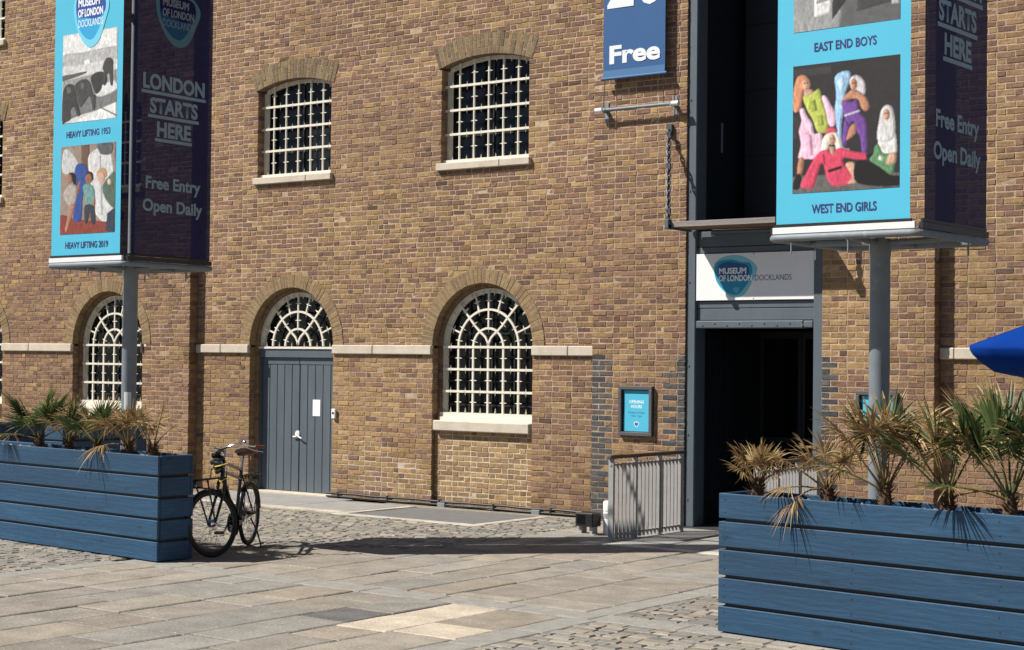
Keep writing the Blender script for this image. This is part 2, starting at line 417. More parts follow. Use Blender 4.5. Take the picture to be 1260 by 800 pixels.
tag(jm_.build('joint_sand', MAT['joint'], pavement, recalc=False), kind='stuff')
for i, (s, a, b, c, d, col) in enumerate(setts):
    if i < 300 and s > 0:
        mb = MB(); cx, cy = (a + b) / 2, (c + d) / 2
        sett_geo(mb, a - cx, b - cx, c - cy, d - cy, col); mb.build('cobble', MAT['sett'], pavement, (cx, cy, 0))
    else: sett_geo(rest, a, b, c, d, col)
tag(rest.build('cobbles', MAT['sett'], pavement), kind='stuff')

# ================================================================== WAREHOUSE
B = empty('warehouse_building', (0, 0, 0))
tag(B, 'long brown brick dock warehouse with barred arched windows and a tall loading entrance', 'building')
CH = .075
PAL_BROWN = [(.250, .160, .098), (.228, .143, .090), (.272, .178, .104), (.212, .130, .086), (.238, .153, .096), (.285, .190, .106), (.200, .122, .083), (.255, .158, .098), (.240, .145, .094)]
PAL_PURP = [(.212, .134, .098), (.190, .118, .088), (.228, .143, .100), (.215, .126, .088), (.235, .150, .102), (.168, .108, .084), (.225, .138, .102)]
PAL_YEL = [(.315, .210, .105), (.290, .190, .096), (.340, .232, .118), (.268, .174, .092), (.305, .204, .113), (.280, .180, .100)]
PAL_DARK = [(.075, .076, .08), (.09, .088, .09), (.064, .066, .07), (.10, .094, .092)]
def vnoise(x, z, s=1.0, k=0):
    def h(i, j): 
        r = math.sin(i * 127.1 + j * 311.7 + k * 74.7) * 43758.5453; return r - math.floor(r)
    x *= s; z *= s; i, j = math.floor(x), math.floor(z); u, v = x - i, z - j
    u = u * u * (3 - 2 * u); v = v * v * (3 - 2 * v)
    return lerp(lerp(h(i, j), h(i + 1, j), u), lerp(h(i, j + 1), h(i + 1, j + 1), u), v)
def brick_col(x, z, pal=None):
    if pal is None:
        y = .5 * vnoise(x, z, .5) + .5 * vnoise(x, z, 1.3, 3)
        p = max(0, min(1, (y - .42) * 2.8)) * (.75 if z < 3.6 else .45) + .08
        r = random.random()
        pal = PAL_YEL if r < p + .06 else (PAL_PURP if r > .66 + .28 * p else PAL_BROWN)
    c = random.choice(pal); g = .88 + .24 * vnoise(x, z, .8, 21)
    c = sc(c, g * random.uniform(.86, 1.13)); c = (c[0] * 1.03, c[1] * 1.0, c[2] * .97)
    if random.random() < .05: c = sc(c, .7)
    for cx_, y_, zs_ in SILLS:      # rain-washed grime below the window sills
        if abs(x - cx_) < .95 and 0 < zs_ - z < 1.2: c = sc(c, 1 - .22 * vnoise(x, z * .25, 3.0, 5) * (1 - (zs_ - z) / 1.2))
    return c

SILLS = [(-18.3, 0, 4.95), (-14.49, 0, 4.95), (-22.5, 0, 4.95)]
bricks = []     # every brick of every face: x0,x1,y0,z0,z1,depth,col
mort = MB()
class Hole:
    def __init__(s, cx, half, z0, z1, fn=None): s.cx, s.half, s.z0, s.z1, s.fn = cx, half, z0, z1, fn
    def span(s, za, zb):
        zm = (za + zb) / 2
        if zm < s.z0 or zm > s.z1: return None
        h = s.fn(za, zb) if s.fn else s.half
        return None if not h else (s.cx - h, s.cx + h)
ZS, RI, RE = 2.36, .91, 1.12
def round_fn(za, zb):
    if zb <= ZS + .02: return RI
    r = RI + .10; d = max(za - ZS, 0)
    return math.sqrt(r * r - d * d) if d < r else 0
SEG_RI, SEG_RE, SEG_ZC = 2.527, 2.837, 1.523 - 2.5 # relative numbers set below
def seg_fn(zsill):
    zc = zsill + (4.073 - 5.05); zs = zsill + 1.42
    def fn(za, zb):
        if zb <= zs: return .80
        t = (za + zb) / 2 - zs; w = .84 + max(0, t) * .36
        q = (2.837 - .06) ** 2 - (za - zc) ** 2
        return 0 if q <= 0 else min(w, math.sqrt(q))
    return fn
def upper_hole(cx, zs=5.05): return Hole(cx, .8, zs - .105, zs + 1.86, seg_fn(zs))
def low_hole(cx): return Hole(cx, RI, -1, ZS + RI + .1, round_fn)

def panel(X0, X1, y0, holes, Z0=0.0, Z1=9.45, pal=None, edge=.24, mcol=None, el=True, er=True, quoin=None, mdepth=.0045):
    n = int(round((Z1 - Z0) / CH))
    for k in range(n):
        za, zb = Z0 + k * CH, Z0 + (k + 1) * CH
        iv = [(X0, X1)]
        for h in holes:
            sp = h.span(za, zb)
            if not sp: continue
            nv = []
            for a, b in iv:
                if sp[1] <= a or sp[0] >= b: nv.append((a, b)); continue
                if sp[0] > a: nv.append((a, sp[0]))
                if sp[1] < b: nv.append((sp[1], b))
            iv = nv
        for a, b in iv:
            if b - a < .02: continue
            mc = mcol or mixc((.34, .275, .195), (.25, .195, .135), vnoise(a, za, .6, 9))
            # mortar sheet with end returns, split so its tone can drift
            xx = a
            while xx < b - 1e-6:
                xe = min(b, xx + .6)
                old = 1.25 * vnoise(xx, za, .55, 9) + (.30 if za < 2.2 else (.0 if za < 3.6 else -.3)) - .15
                mm = mcol or mixc((.47, .355, .25), (.27, .195, .13), max(0, min(1, old + .25 * (random.random() - .5))))
                if mcol is None and y0 == 0 and -17.45 < xx < -12.4 and za < .62 and vnoise(xx, za, 1.4, 31) > .42: mm = (.50, .425, .34)
                if mcol is None and -17.0 < xx < -16.3 and .62 < za < .95: mm = (.50, .42, .33)
                mort.add([(xx, y0 + mdepth, za), (xe, y0 + mdepth, za), (xe, y0 + mdepth, zb), (xx, y0 + mdepth, zb)], [(0, 1, 2, 3)], mm); xx = xe
            for xe, on in ((a, el), (b, er)):
                if on: 
                    ox = .006 if xe == a else -.006
                    mort.add([(xe + ox, y0 + mdepth, za), (xe + ox, y0 + edge, za), (xe + ox, y0 + edge, zb), (xe + ox, y0 + mdepth, zb)], [(0, 1, 2, 3)], mc)
            # Flemish bond: header, stretcher alternately; courses offset
            x = a; st = (k % 2 == 0) if abs(a - X0) > .01 else (k % 2 == 1)
            pos = a; first = True
            while pos < b - .012:
                L = (.225 if st else .1125) * random.uniform(.965, 1.035)
                rem = b - (pos + L)
                if rem < .06: L = b - pos
                x0, x1 = pos + (.0 if first else .006), pos + L - (.0 if pos + L >= b - .001 else .006)
                last = pos + L >= b - .001
                dep = edge if (first and el) or (last and er) else .03
                col = None
                if quoin: col = quoin((x0 + x1) / 2, (za + zb) / 2, x1 - x0, first, last, k)
                if col is None: col = brick_col((x0 + x1) / 2, za, pal)
                bricks.append((x0, x1, y0, za + .006, zb - .006, dep, col))
                pos += L; st = not st; first = False

XL, XM, XR = -20.44, -12.45, -7.57
YB = -.18
def entq(x, z, L, first, last, k):
    if z < 2.22 and (abs(x - XM) < .24 or (abs(x + 10.99) < .24) or abs(x + 9.03) < .24):
        if k % 2 == 0 or abs(x - XM) < .12 or abs(x + 10.99) < .12 or abs(x + 9.03) < .12:
            return sc(random.choice(PAL_DARK), random.uniform(.85, 1.25))
    if z < .55 and abs(x - XR) < .3 and random.random() < .6: return sc(random.choice(PAL_DARK), 1.1)
    return None
DX, GX = -18.30, -14.49
panel(-30, XL, YB, [low_hole(-22.5), low_hole(-26.31), upper_hole(-22.5), upper_hole(-26.31), upper_hole(-26.31, 7.96)], edge=.26, el=False)
panel(XL, XM, 0, [low_hole(DX), low_hole(GX), upper_hole(DX), upper_hole(GX)], edge=.27)
panel(XM, XR, YB, [Hole(-10.01, .98, -1, 99)], quoin=entq, edge=.22)
panel(XR, -2.0, 0, [], edge=.1, er=False)
# yellow infill below the ground-floor windows
for cx, y in ((GX, 0), (-22.5, YB), (-26.31, YB)):
    panel(cx - RI, cx + RI, y + .07, [], 0, 1.125, pal=[sc(q, 1.15) for q in PAL_YEL] + [PAL_BROWN[2], PAL_BROWN[5]], edge=.03, mcol=(.55, .47, .36), el=False, er=False)

def brick_verts(x0, x1, z0, z1, dep):
    j = .0045; w = .005; dz = jit(.003); rot = jit(.010); z0 += dz; z1 += dz
    fr = [(x0 + w + jit(j), jit(.003), z0 + w + jit(j)), (x1 - w + jit(j), jit(.003), z0 + w + jit(j)), (x1 - w + jit(j), jit(.003), z1 - w + jit(j)), (x0 + w + jit(j), jit(.003), z1 - w + jit(j))]
    md = [(x0, .005, z0), (x1, .005, z0), (x1, .005, z1), (x0, .005, z1)]
    bk = [(x0, dep, z0), (x1, dep, z0), (x1, dep, z1), (x0, dep, z1)]
    xm = (x0 + x1) / 2
    return [(x, y, z + rot * (x - xm)) for x, y, z in fr + md + bk]
BF = [(0, 1, 2, 3)] + [(4 + i, 4 + (i + 1) % 4, (i + 1) % 4, i) for i in range(4)] + [(8 + i, 8 + (i + 1) % 4, 4 + (i + 1) % 4, 4 + i) for i in range(4)]
wall = MB(); cand = []
for i, (x0, x1, y0, z0, z1, dep, col) in enumerate(bricks):
    px = project(((x0 + x1) / 2, y0, (z0 + z1) / 2))
    vis = 1012 < px[0] < 1256 and 4 < px[1] < 600 and not (945 < px[0] < 1225 and px[1] < 300) and not (1062 < px[0] < 1100) and not (px[0] > 1180 and 390 < px[1] < 475) and px[1] < 500
    if vis and x1 - x0 > .09: cand.append(((x1 - x0) / px[2] ** 2, i))
cand.sort(reverse=True); pick = set(i for _, i in cand[:300])
for i, (x0, x1, y0, z0, z1, dep, col) in enumerate(bricks):
    prow = random.uniform(-.003, .0025); 
    if random.random() < .018: prow += .004
    if i in pick:
        cx, cz = (x0 + x1) / 2, (z0 + z1) / 2
        mb = MB(); mb.add(brick_verts(x0 - cx, x1 - cx, z0 - cz, z1 - cz, dep), BF, col)
        mb.build('brick', MAT['brick'], B, (cx, y0 + prow, cz), recalc=False)
    else:
        wall.add([(x, y + y0 + prow, z) for x, y, z in brick_verts(x0, x1, z0, z1, dep)], BF, col)

# arch rings: each voussoir is a wedge of brick
def voussoir(mb, cx, zc, r0, r1, a0, a1, y0, y1, col, g=.0045):
    da = g / ((r0 + r1) / 2)
    a0 += da; a1 -= da; pr = jit(.003)
    vs = []
    for y, e in ((y0 + pr, .004), (y0 + pr + .005, 0), (y1, 0)):
        ea = e / r1
        for r, a in ((r0 + e, a0 + ea), (r1 - e, a0 + ea), (r1 - e, a1 - ea), (r0 + e, a1 - ea)):
            vs.append((cx + r * math.cos(a), y, zc + r * math.sin(a)))
    mb.add(vs, BF, col)
def arc_strip(mb, cx, zc, r0, r1, a0, a1, y, n, col):
    for i in range(n):
        t0, t1 = lerp(a0, a1, i / n), lerp(a0, a1, (i + 1) / n)
        mb.add([(cx + r * math.cos(a), y, zc + r * math.sin(a)) for r, a in ((r0, t0), (r1, t0), (r1, t1), (r0, t1))], [(0, 1, 2, 3)], col)
def soffit(mb, cx, zc, r, a0, a1, y0, y1, n, col):
    for i in range(n):
        t0, t1 = lerp(a0, a1, i / n), lerp(a0, a1, (i + 1) / n)
        mb.add([(cx + r * math.cos(a), y, zc + r * math.sin(a)) for y, a in ((y0, t0), (y0, t1), (y1, t1), (y1, t0))], [(0, 1, 2, 3)], col)
ARC = [(.27, .19, .105), (.245, .17, .098), (.29, .205, .112), (.225, .155, .092), (.262, .185, .108)]
ARU = [(.215, .158, .098), (.19, .138, .09), (.235, .175, .108), (.17, .124, .084), (.25, .178, .10)]
def round_arch(cx, y):
    mb = MB(); n = 44
    for i in range(n):
        a0, a1 = math.pi * i / n, math.pi * (i + 1) / n
        voussoir(mb, cx, ZS, RI, RE, a0, a1, y - .010, y + .14, sc(random.choice(ARC), random.uniform(.85, 1.12)))
        voussoir(mb, cx, ZS, .855, .96, a0, a1, y + .125, y + .27, sc(random.choice(ARC), random.uniform(.8, 1.05)))
    o = tag(mb.build('brick_arch', MAT['brick'], B, recalc=False), kind='stuff')
    arc_strip(mort, cx, ZS, RI + .004, RE, 0, math.pi, y - .0065, 40, (.33, .25, .15)); soffit(mort, cx, ZS, RI + .006, 0, math.pi, y, y + .14, 40, (.3, .23, .15))
    soffit(mort, cx, ZS, .861, 0, math.pi, y + .13, y + .28, 40, (.3, .23, .15)); arc_strip(mort, cx, ZS, .861, .96, 0, math.pi, y + .132, 40, (.3, .23, .15))
    # second-order jambs, brick by brick
    jm = MB()
    for k in range(int(ZS / CH) + 1):
        za, zb = k * CH + .004, min((k + 1) * CH - .004, ZS)
        if zb - za < .01: continue
        for s in (-1, 1):
            a, b = sorted((cx + s * .857, cx + s * .94)); p = jit(.003)
            jm.box(a + p, b + p, y + .128 + jit(.003), y + .275, za, zb, brick_col(cx, za))
    for s in (-1, 1):
        a, b = sorted((cx + s * .866, cx + s * .93)); mort.box(a, b, y + .136, y + .28, 0, ZS, (.3, .24, .16))
    tag(jm.build('jamb_bricks', MAT['brick'], B), kind='stuff')
def seg_arch(cx, y, zs):
    mb = MB(); zc = zs - .977; A = math.radians(19.6); n = 26
    for i in range(n):
        a0 = math.pi / 2 - A + 2 * A * i / n; a1 = a0 + 2 * A / n
        # two rings of brick on end, bonded
        cut = 2.527 + (.215 if i % 2 else .10)
        for r0, r1 in ((2.527, cut - .004), (cut + .004, 2.837)):
            voussoir(mb, cx, zc, r0, r1, a0, a1, y - .010, y + .24, sc(random.choice(ARU), random.uniform(.85, 1.1)))
    tag(mb.build('brick_arch', MAT['brick'], B, recalc=False), kind='stuff')
    arc_strip(mort, cx, zc, 2.532, 2.837, math.pi / 2 - A, math.pi / 2 + A, y - .0065, 10, (.30, .23, .14))
    soffit(mort, cx, zc, 2.532, math.pi / 2 - A, math.pi / 2 + A, y, y + .24, 10, (.28, .21, .14))
LOW = [(DX, 0), (GX, 0), (-22.5, YB), (-26.31, YB)]
UP = [(DX, 0, 5.05), (GX, 0, 5.05), (-22.5, YB, 5.05), (-26.31, YB, 5.05), (-26.31, YB, 7.96)]
for cx, y in LOW: round_arch(cx, y)
for a in UP: seg_arch(*a[:2], a[2])
tag(wall.build('brickwork', MAT['brick'], B, recalc=False), kind='stuff')
mort.build('mortar', MAT['mortar'], B, recalc=False)
# mass of the building behind the brick skin
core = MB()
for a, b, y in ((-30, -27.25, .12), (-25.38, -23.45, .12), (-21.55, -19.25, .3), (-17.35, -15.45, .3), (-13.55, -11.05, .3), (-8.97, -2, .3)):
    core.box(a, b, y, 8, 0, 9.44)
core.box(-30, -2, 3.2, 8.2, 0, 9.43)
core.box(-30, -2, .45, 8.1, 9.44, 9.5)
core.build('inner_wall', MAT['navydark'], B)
# string course blocks
def string(x0, x1, y, splits):
    xs = [x0] + splits + [x1]
    for a, b in zip(xs, xs[1:]):
        mb = MB(); mb.box(a + .002, b - .002, y - .045, y + .03, 2.225, 2.365, bev=.012); mb.build('string_course', MAT['stone'], B, smooth=False)
string(-30, -26.31 - RI + .0, YB, [-28.6]); string(-26.31 + RI, -22.5 - RI, YB, [-24.6]); string(-22.5 + RI, -21.58, YB, [])
string(XL + .002, DX - RI, 0, [-19.85]); string(DX + RI, GX - RI, 0, [-16.55]); string(GX + RI, XM - .002, 0, [-12.95])
string(XR + .002, -2, 0, [-7.38, -5.2])

# ------------------------------------------------------------------ windows
def spike(mb, x, z, y, L, vert):
    if vert: mb.add([(x - .016, y, z), (x, y - .018, z), (x + .016, y, z), (x, y + .01, z), (x, y, z + L / 2), (x, y, z - L / 2)], [(0, 1, 4), (1, 2, 4), (2, 3, 4), (3, 0, 4), (1, 0, 5), (2, 1, 5), (3, 2, 5), (0, 3, 5)])
    else: mb.add([(x, y, z - .016), (x, y - .018, z), (x, y, z + .016), (x, y + .01, z), (x + L / 2, y, z), (x - L / 2, y, z)], [(0, 1, 4), (1, 2, 4), (2, 3, 4), (3, 0, 4), (1, 0, 5), (2, 1, 5), (3, 2, 5), (0, 3, 5)])
def spike_dir(mb, x, z, y, L, ang):
    dx, dz = math.cos(ang), math.sin(ang); nx, nz = -dz * .016, dx * .016
    mb.add([(x + nx, y, z + nz), (x, y - .018, z), (x - nx, y, z - nz), (x, y + .01, z), (x + dx * L / 2, y, z + dz * L / 2), (x - dx * L / 2, y, z - dz * L / 2)], [(0, 1, 4), (1, 2, 4), (2, 3, 4), (3, 0, 4), (1, 0, 5), (2, 1, 5), (3, 2, 5), (0, 3, 5)])
SP = .14
def upper_window(cx, y, zs):
    # origin: middle of the sill top on the wall face
    f = MB(); hw = .80
    arc = [(2.527 * math.cos(a) * .995, -.977 + 2.527 * math.sin(a) - .02) for a in [math.pi / 2 + math.radians(18.4) * (1 - 2 * i / 16) for i in range(17)]]
    f.box(-hw, -hw + .045, .15, .23, .05, 1.43); f.box(hw - .045, hw, .15, .23, .05, 1.43)
    f.sweep_xz(arc, .05, .15, .23); f.box(-hw, hw, .06, .24, 0, .055)
    w = f.build('window', MAT['whitepaint'], B, (cx, y, zs))
    p = MB(); p.box(-hw, hw, .245, .26, 0, 1.55); p.build('pane', MAT['glass'], w)
    gb = MB()
    for i in range(1, 4): gb.box(-hw + i * .4 - .012, -hw + i * .4 + .012, .225, .247, .05, 1.5)
    for z in (.42, .8, 1.16): gb.box(-hw + .01, hw - .01, .228, .246, z - .012, z + .012)
    gb.build('glazing_bars', MAT['black'], w)
    zb = (.437, .793, 1.149)
    for i in range(-2, 3):
        b = MB(); x = i * .268; top = -.977 + math.sqrt(2.527 ** 2 - x * x) - .01
        b.tube([(x, .11, .03), (x, .11, top)], .0165, 8)
        zz = (.05,) + zb + (top,)
        for a, c in zip(zz, zz[1:]):
            m_ = (a + c) / 2 if c != top else a + .178
            spike(b, x, m_, .11, SP, False)
        b.build('bar', MAT['whitepaint'], w, smooth=True)
    for z in zb:
        b = MB(); b.box(-hw, hw, .092, .124, z - .017, z + .017)
        for i in range(6): spike(b, (i - 2.5) * .268, z, .105, SP, True)
        b.build('cross_bar', MAT['whitepaint'], w)
    b = MB()
    for i in range(6): spike(b, (i - 2.5) * .268, .06, .11, SP * .9, True)
    for i in range(6):
        x = (i - 2.5) * .268; spike(b, x, -.977 + math.sqrt(2.527 ** 2 - x * x) - .05, .11, SP * .7, True)
    tag(b.build('spikes', MAT['whitepaint'], w), kind='stuff')
    s = MB(); s.box(-.855, .32, -.06, .14, -.108, 0, bev=.01); s.box(.323, .855, -.06, .14, -.108, 0, bev=.01); s.build('sill', MAT['stone'], w)
    return w
W0 = upper_window(*UP[0])
bl = MB(); bl.box(.05, .78, .33, .345, .04, .85); bl_ = bl
for a in UP[1:]: copy_tree(W0, B, (a[0], a[1], a[2]))

bl_.build('pale_panel', MAT['railgrey'], W0)  # grey panel added behind the pane to hint at a lit interior
def grille(w, y, zbot, fan_only=False):
    S_ = .275; m = MAT['whitepaint']
    def arcp(r, a0=0, a1=math.pi, n=24): return [(r * math.cos(lerp(a0, a1, i / n)), r * math.sin(lerp(a0, a1, i / n))) for i in range(n + 1)]
    for r, n in ((S_, 5), (2 * S_, 9)):
        b = MB(); b.sweep_xz(arcp(r), .031, y - .013, y + .013)
        for i in range(n):
            a = math.pi * (i + .5) / n; spike_dir(b, r * math.cos(a), r * math.sin(a), y, SP, a)
        if not fan_only:
            for s in (-1, 1):
                b.box(s * r - .0155, s * r + .0155, y - .013, y + .013, zbot, .0)
                for zz in ((-.164, -.49, -.81)): spike(b, s * r, zz, y, SP, False)
        b.build('bar', m, w)
    # centre bar, its fork and the spokes
    b = MB()
    if not fan_only:
        b.box(-.0155, .0155, y - .013, y + .013, zbot, .03)
        for zz in (-.164, -.49, -.81): spike(b, 0, zz, y, SP, False)
    for s in (-1, 1):
        c45 = math.radians(52)
        pts = [(0, .02), (s * .012, .07), (s * .05, .14), (s * .11, .195), (s * .165, .235)]
        pts += [(s * r * math.cos(c45 - .08 * (r - .3)), r * math.sin(c45 - .08 * (r - .3))) for r in (.40, .60, .82)]
        b.sweep_xz(pts, .029, y - .012, y + .012)
        for r in (.42, .68): spike_dir(b, s * r * math.cos(c45), r * math.sin(c45), y, SP, math.pi / 2 + (c45 if s > 0 else math.pi - c45))
    b.build('bar', m, w)
    b = MB(); b.box(-.012, .012, y - .012, y + .012, S_, .83)
    for r in (.41, .68): spike(b, 0, r, y, SP, False)
    b.build('spoke', m, w); b = MB()
    for a in (22, 72, 108, 158):
        ar = math.radians(a); b.sweep_xz([(r * math.cos(ar), r * math.sin(ar)) for r in (.55, .83)], .022, y - .012, y + .012)
        spike_dir(b, .69 * math.cos(ar), .69 * math.sin(ar), y, SP, ar + math.pi / 2)
        b.build('spoke', m, w); b = MB()
    for i in range(12):
        ar = math.pi * (i + .5) / 12; spike_dir(b, .80 * math.cos(ar), .80 * math.sin(ar), y, SP * .7, ar)
    tag(b.build('spikes', m, w), kind='stuff')
    if not fan_only:
        for z in (0, -.328, -.653):
            b = MB(); b.box(-.83, .83, y - .02, y + .006, z - .017, z + .017)
            for i in range(6): spike(b, (i - 2.5) * S_, z, y - .008, SP, True)
            b.build('cross_bar', m, w)
    b = MB()
    for i in range(6): spike(b, (i - 2.5) * S_, zbot + .02, y, SP, True)
    tag(b.build('spikes', m, w), kind='stuff')
def low_window(cx, y):
    f = MB()
    arc = [(.835 * math.cos(math.pi * i / 32), .835 * math.sin(math.pi * i / 32)) for i in range(33)]
    f.sweep_xz(arc, .052, .185, .265); f.sweep_xz([(x * .97, z * .97) for x, z in arc], .03, .205, .262)
    for s in (-1, 1):
        a, b = sorted((s * .861, s * .809)); f.box(a, b, .185, .265, -.97, 0)
    f.box(-.86, .86, .12, .265, -1.09, -.965); f.box(-.85, .85, .09, .26, -1.095, -1.03)
    w = f.build('window', MAT['whitepaint'], B, (cx, y, 2.344))
    p = MB(); p.box(-.85, .85, .27, .285, -1.05, .85); p.build('pane', MAT['glass'], w)
    gb = MB()
    for x in (-.41, 0, .41): gb.box(x - .014, x + .014, .25, .272, -.96, .7)
    for z in (-.85, -.5, -.15, .2): gb.box(-.82, .82, .252, .271, z - .012, z + .012)
    gb.build('glazing_bars', MAT['black'], w)
    grille(w, .165, -.967)
    s = MB(); s.box(-.885, .87, -.02, .19, -1.235, -1.083, bev=.014); s.build('sill', MAT['stone'], w)
    return w
L0 = low_window(GX, 0)
for cx, y in LOW[2:]: copy_tree(L0, B, (cx, y, 2.344))

# ------------------------------------------------------------------ side door under the left arch
dr = MB(); hw = .86
dr.box(-hw, hw, .17, .27, 2.165, 2.30); dr.box(-hw, -hw + .035, .17, .28, 0, 2.165)
dr.box(hw - .02, hw, .2, .28, 0, 2.165)
door = dr.build('door', MAT['greypaint'], B, (DX, 0, 0))
ww = (hw - .035 + hw - .02 - .012) / 10
for i in range(10):
    a = -hw + .035 + i * ww + (.012 if i >= 5 else 0)
    mb = MB(); mb.box(a + .003, a + ww - .003, .215 + jit(.001), .26, .03, 2.05, bev=.006); mb.build('plank', MAT['greypaint'], door)
for a, b in ((-hw + .037, -.006), (.004, hw - .022)):
    mb = MB(); mb.box(a, b, .208, .262, 2.052, 2.16, bev=.004); mb.build('top_rail', MAT['greypaint'], door)
mb = MB(); mb.box(-hw, hw, .262, .28, 0, 2.3); mb.build('backing', MAT['navydark'], door)
mb = MB(); mb.box(.30, .46, .207, .213, 1.24, 1.50); mb.build('notice_paper', MAT['paper'], door)
mb = MB(); mb.lathe([(0, -.012), (.045, -.012), (.05, 0), (.05, .012)], (-.02, .205, .95), 16, axis='y')
mb.tube([(-.02, .19, .945), (-.02, .165, .94), (.05, .16, .90), (.11, .16, .88)], .012, 8); mb.tube([(-.1, .185, .90), (-.02, .18, .905)], .012, 8)
mb.build('handle', MAT['alu'], door, smooth=True)
fan = MB(); arc = [(.835 * math.cos(math.pi * i / 32), .835 * math.sin(math.pi * i / 32)) for i in range(33)]
fan.sweep_xz(arc, .052, .185, .265); fan.sweep_xz([(x * .97, z * .97) for x, z in arc], .03, .205, .262); fan.box(-.86, .86, .15, .265, -.043, -.008)
fl = fan.build('fanlight', MAT['whitepaint'], B, (DX, 0, 2.344))
p = MB(); p.box(-.85, .85, .27, .285, -.04, .85); p.build('pane', MAT['glass'], fl)
grille(fl, .165, -.02, True)
mb = MB(); mb.box(DX - .9, DX + .9, -.03, .24, -.02, .025, bev=.006); mb.build('doorstep', MAT['stone'], B)
mb = MB(); mb.box(-.04, .04, -.05, -.012, -.075, .075, bev=.008); kp = mb.build('keypad', MAT['signwhite'], None, (-17.33, 0, 1.30))
mb = MB(); mb.lathe([(0, -.056), (.018, -.056), (.02, -.05)], (0, 0, .01), 12, axis='y'); mb.build('button', MAT['black'], kp)
tag(kp, 'small white entry keypad on the brick jamb beside the grey side door', 'keypad')
# ================================================================== flat print helpers
def catmull(pts, n=6):
    out = []; m = len(pts)
    for i in range(m):
        p0, p1, p2, p3 = pts[i - 1], pts[i], pts[(i + 1) % m], pts[(i + 2) % m]
        for k in range(n):
            t = k / n
            out.append(tuple(.5 * ((2 * p1[d]) + (-p0[d] + p2[d]) * t + (2 * p0[d] - 5 * p1[d] + 4 * p2[d] - p3[d]) * t * t + (-p0[d] + 3 * p1[d] - 3 * p2[d] + p3[d]) * t ** 3) for d in (0, 1)))
    return out
def ell(cx, cy, rx, ry, n=14): return [(cx + rx * math.cos(2 * math.pi * i / n), cy + ry * math.sin(2 * math.pi * i / n)) for i in range(n)]
class Face:
    """a flat printed face: origin O, right U, up V, outward N"""
    def __init__(s, parent, O, U, V, N): s.parent, s.O, s.U, s.V, s.N = parent, Vector(O), Vector(U), Vector(V), Vector(N)
    def P(s, u, v, d): return s.O + s.U * u + s.V * v + s.N * d
    def shapes(s, name, lst, m='print', d0=.0008, dd=.00008):
        mb = MB(); n_ = s.N
        for i, (c, pts) in enumerate(lst):
            vs = [s.P(u, v, d0 + i * dd) for u, v in pts]
            ar = sum(pts[k - 1][0] * pts[k][1] - pts[k][0] * pts[k - 1][1] for k in range(len(pts)))
            idx = tuple(range(len(vs))) if ar > 0 else tuple(range(len(vs) - 1, -1, -1))
            if s.U.cross(s.V).dot(n_) < 0: idx = idx[::-1]
            mb.add(vs, [idx], c)
        return mb.build(name, MAT[m], s.parent, recalc=False)
    def text(s, txt, u, v, size, col, width=None, bold=0.0, m='print', d=.0012, align='CENTER', name='lettering', spacing=1.0, rot=0):
        c = bpy.data.curves.new('txt', 'FONT'); c.body = txt; c.size = size; c.align_x = align; c.offset = bold; c.space_character = spacing
        c.resolution_u = 4
        o = bpy.data.objects.new('txt', c); COL.objects.link(o); bpy.context.view_layer.update()
        dg = bpy.context.evaluated_depsgraph_get(); me = bpy.data.meshes.new_from_object(o.evaluated_get(dg))
        xs = [p.co.x for p in me.vertices]; k = 1.0
        if width and xs: k = width / (max(xs) - min(xs))
        for p in me.vertices: p.co = s.P(u + p.co.x * k, v + p.co.y, d)
        bpy.data.objects.remove(o); bpy.data.curves.remove(c)
        at = me.attributes.new('col', 'FLOAT_COLOR', 'FACE'); at.data.foreach_set('color', [*col, 1.0] * len(me.polygons))
        me.materials.clear(); me.materials.append(MAT[m])
        r = bpy.data.objects.new(name, me); COL.objects.link(r); r.parent = s.parent; return r
BLOB = catmull([(-.48, .30), (-.30, .47), (.02, .52), (.30, .42), (.50, .20), (.40, -.10), (.22, -.42), (-.05, -.50), (-.30, -.30), (-.46, 0)], 4)
BLOB2 = catmull([(-.42, .36), (-.10, .46), (.22, .38), (.42, .34), (.46, .06), (.30, -.26), (.08, -.46), (-.20, -.36), (-.42, -.06)], 4)
BLOB3 = catmull([(-.40, .22), (-.18, .34), (.12, .30), (.36, .22), (.38, -.04), (.16, -.16), (-.12, -.12), (-.36, -.08)], 4)
def blob(pts, cx, cy, w, h): return [(cx + x * w, cy + y * h) for x, y in pts]
TURQ = (.075, .44, .62); NAVYT = (.035, .035, .16)

# ================================================================== ENTRANCE
for x0, x1 in ((-10.99, -10.855), (-9.165, -9.03)):
    mb = MB(); mb.box(x0, x1, YB + .03, .12, 0, 9.4, bev=.012)
    if x0 < -10:
        for z in (.35, 1.2, 2.1, 3.2, 4.4, 5.6): mb.box(x0 + .03, x0 + .05, YB + .02, YB + .04, z, z + .02)
    mb.build('door_post', MAT['greypaint'], B)
ax, bx = -10.853, -9.167
for z0, z1, y0, nm in ((2.865, 2.955, -.10, 'lintel_board'), (2.705, 2.86, -.095, 'lintel_board'), (3.58, 3.66, -.10, 'lintel_board'), (3.665, 3.87, -.09, 'lintel_board'), (2.958, 3.577, -.08, 'lintel_board')):
    mb = MB(); mb.box(ax, bx, y0, .06, z0, z1, bev=.006); mb.build(nm, MAT['greypaint'], B)
mb = MB(); mb.box(ax, bx - .14, -.145, .06, 2.60, 2.70, bev=.012); mb.box(bx - .135, bx, -.15, .06, 2.605, 2.695, bev=.012)
for i in range(9): mb.lathe([(0, -.155), (.012, -.153), (.013, -.144)], (ax + .1 + i * .18, 0, 2.65 + (.015 if i % 2 else -.01)), 8, axis='y')
mb.build('lintel_rail', MAT['greypaint'], B)
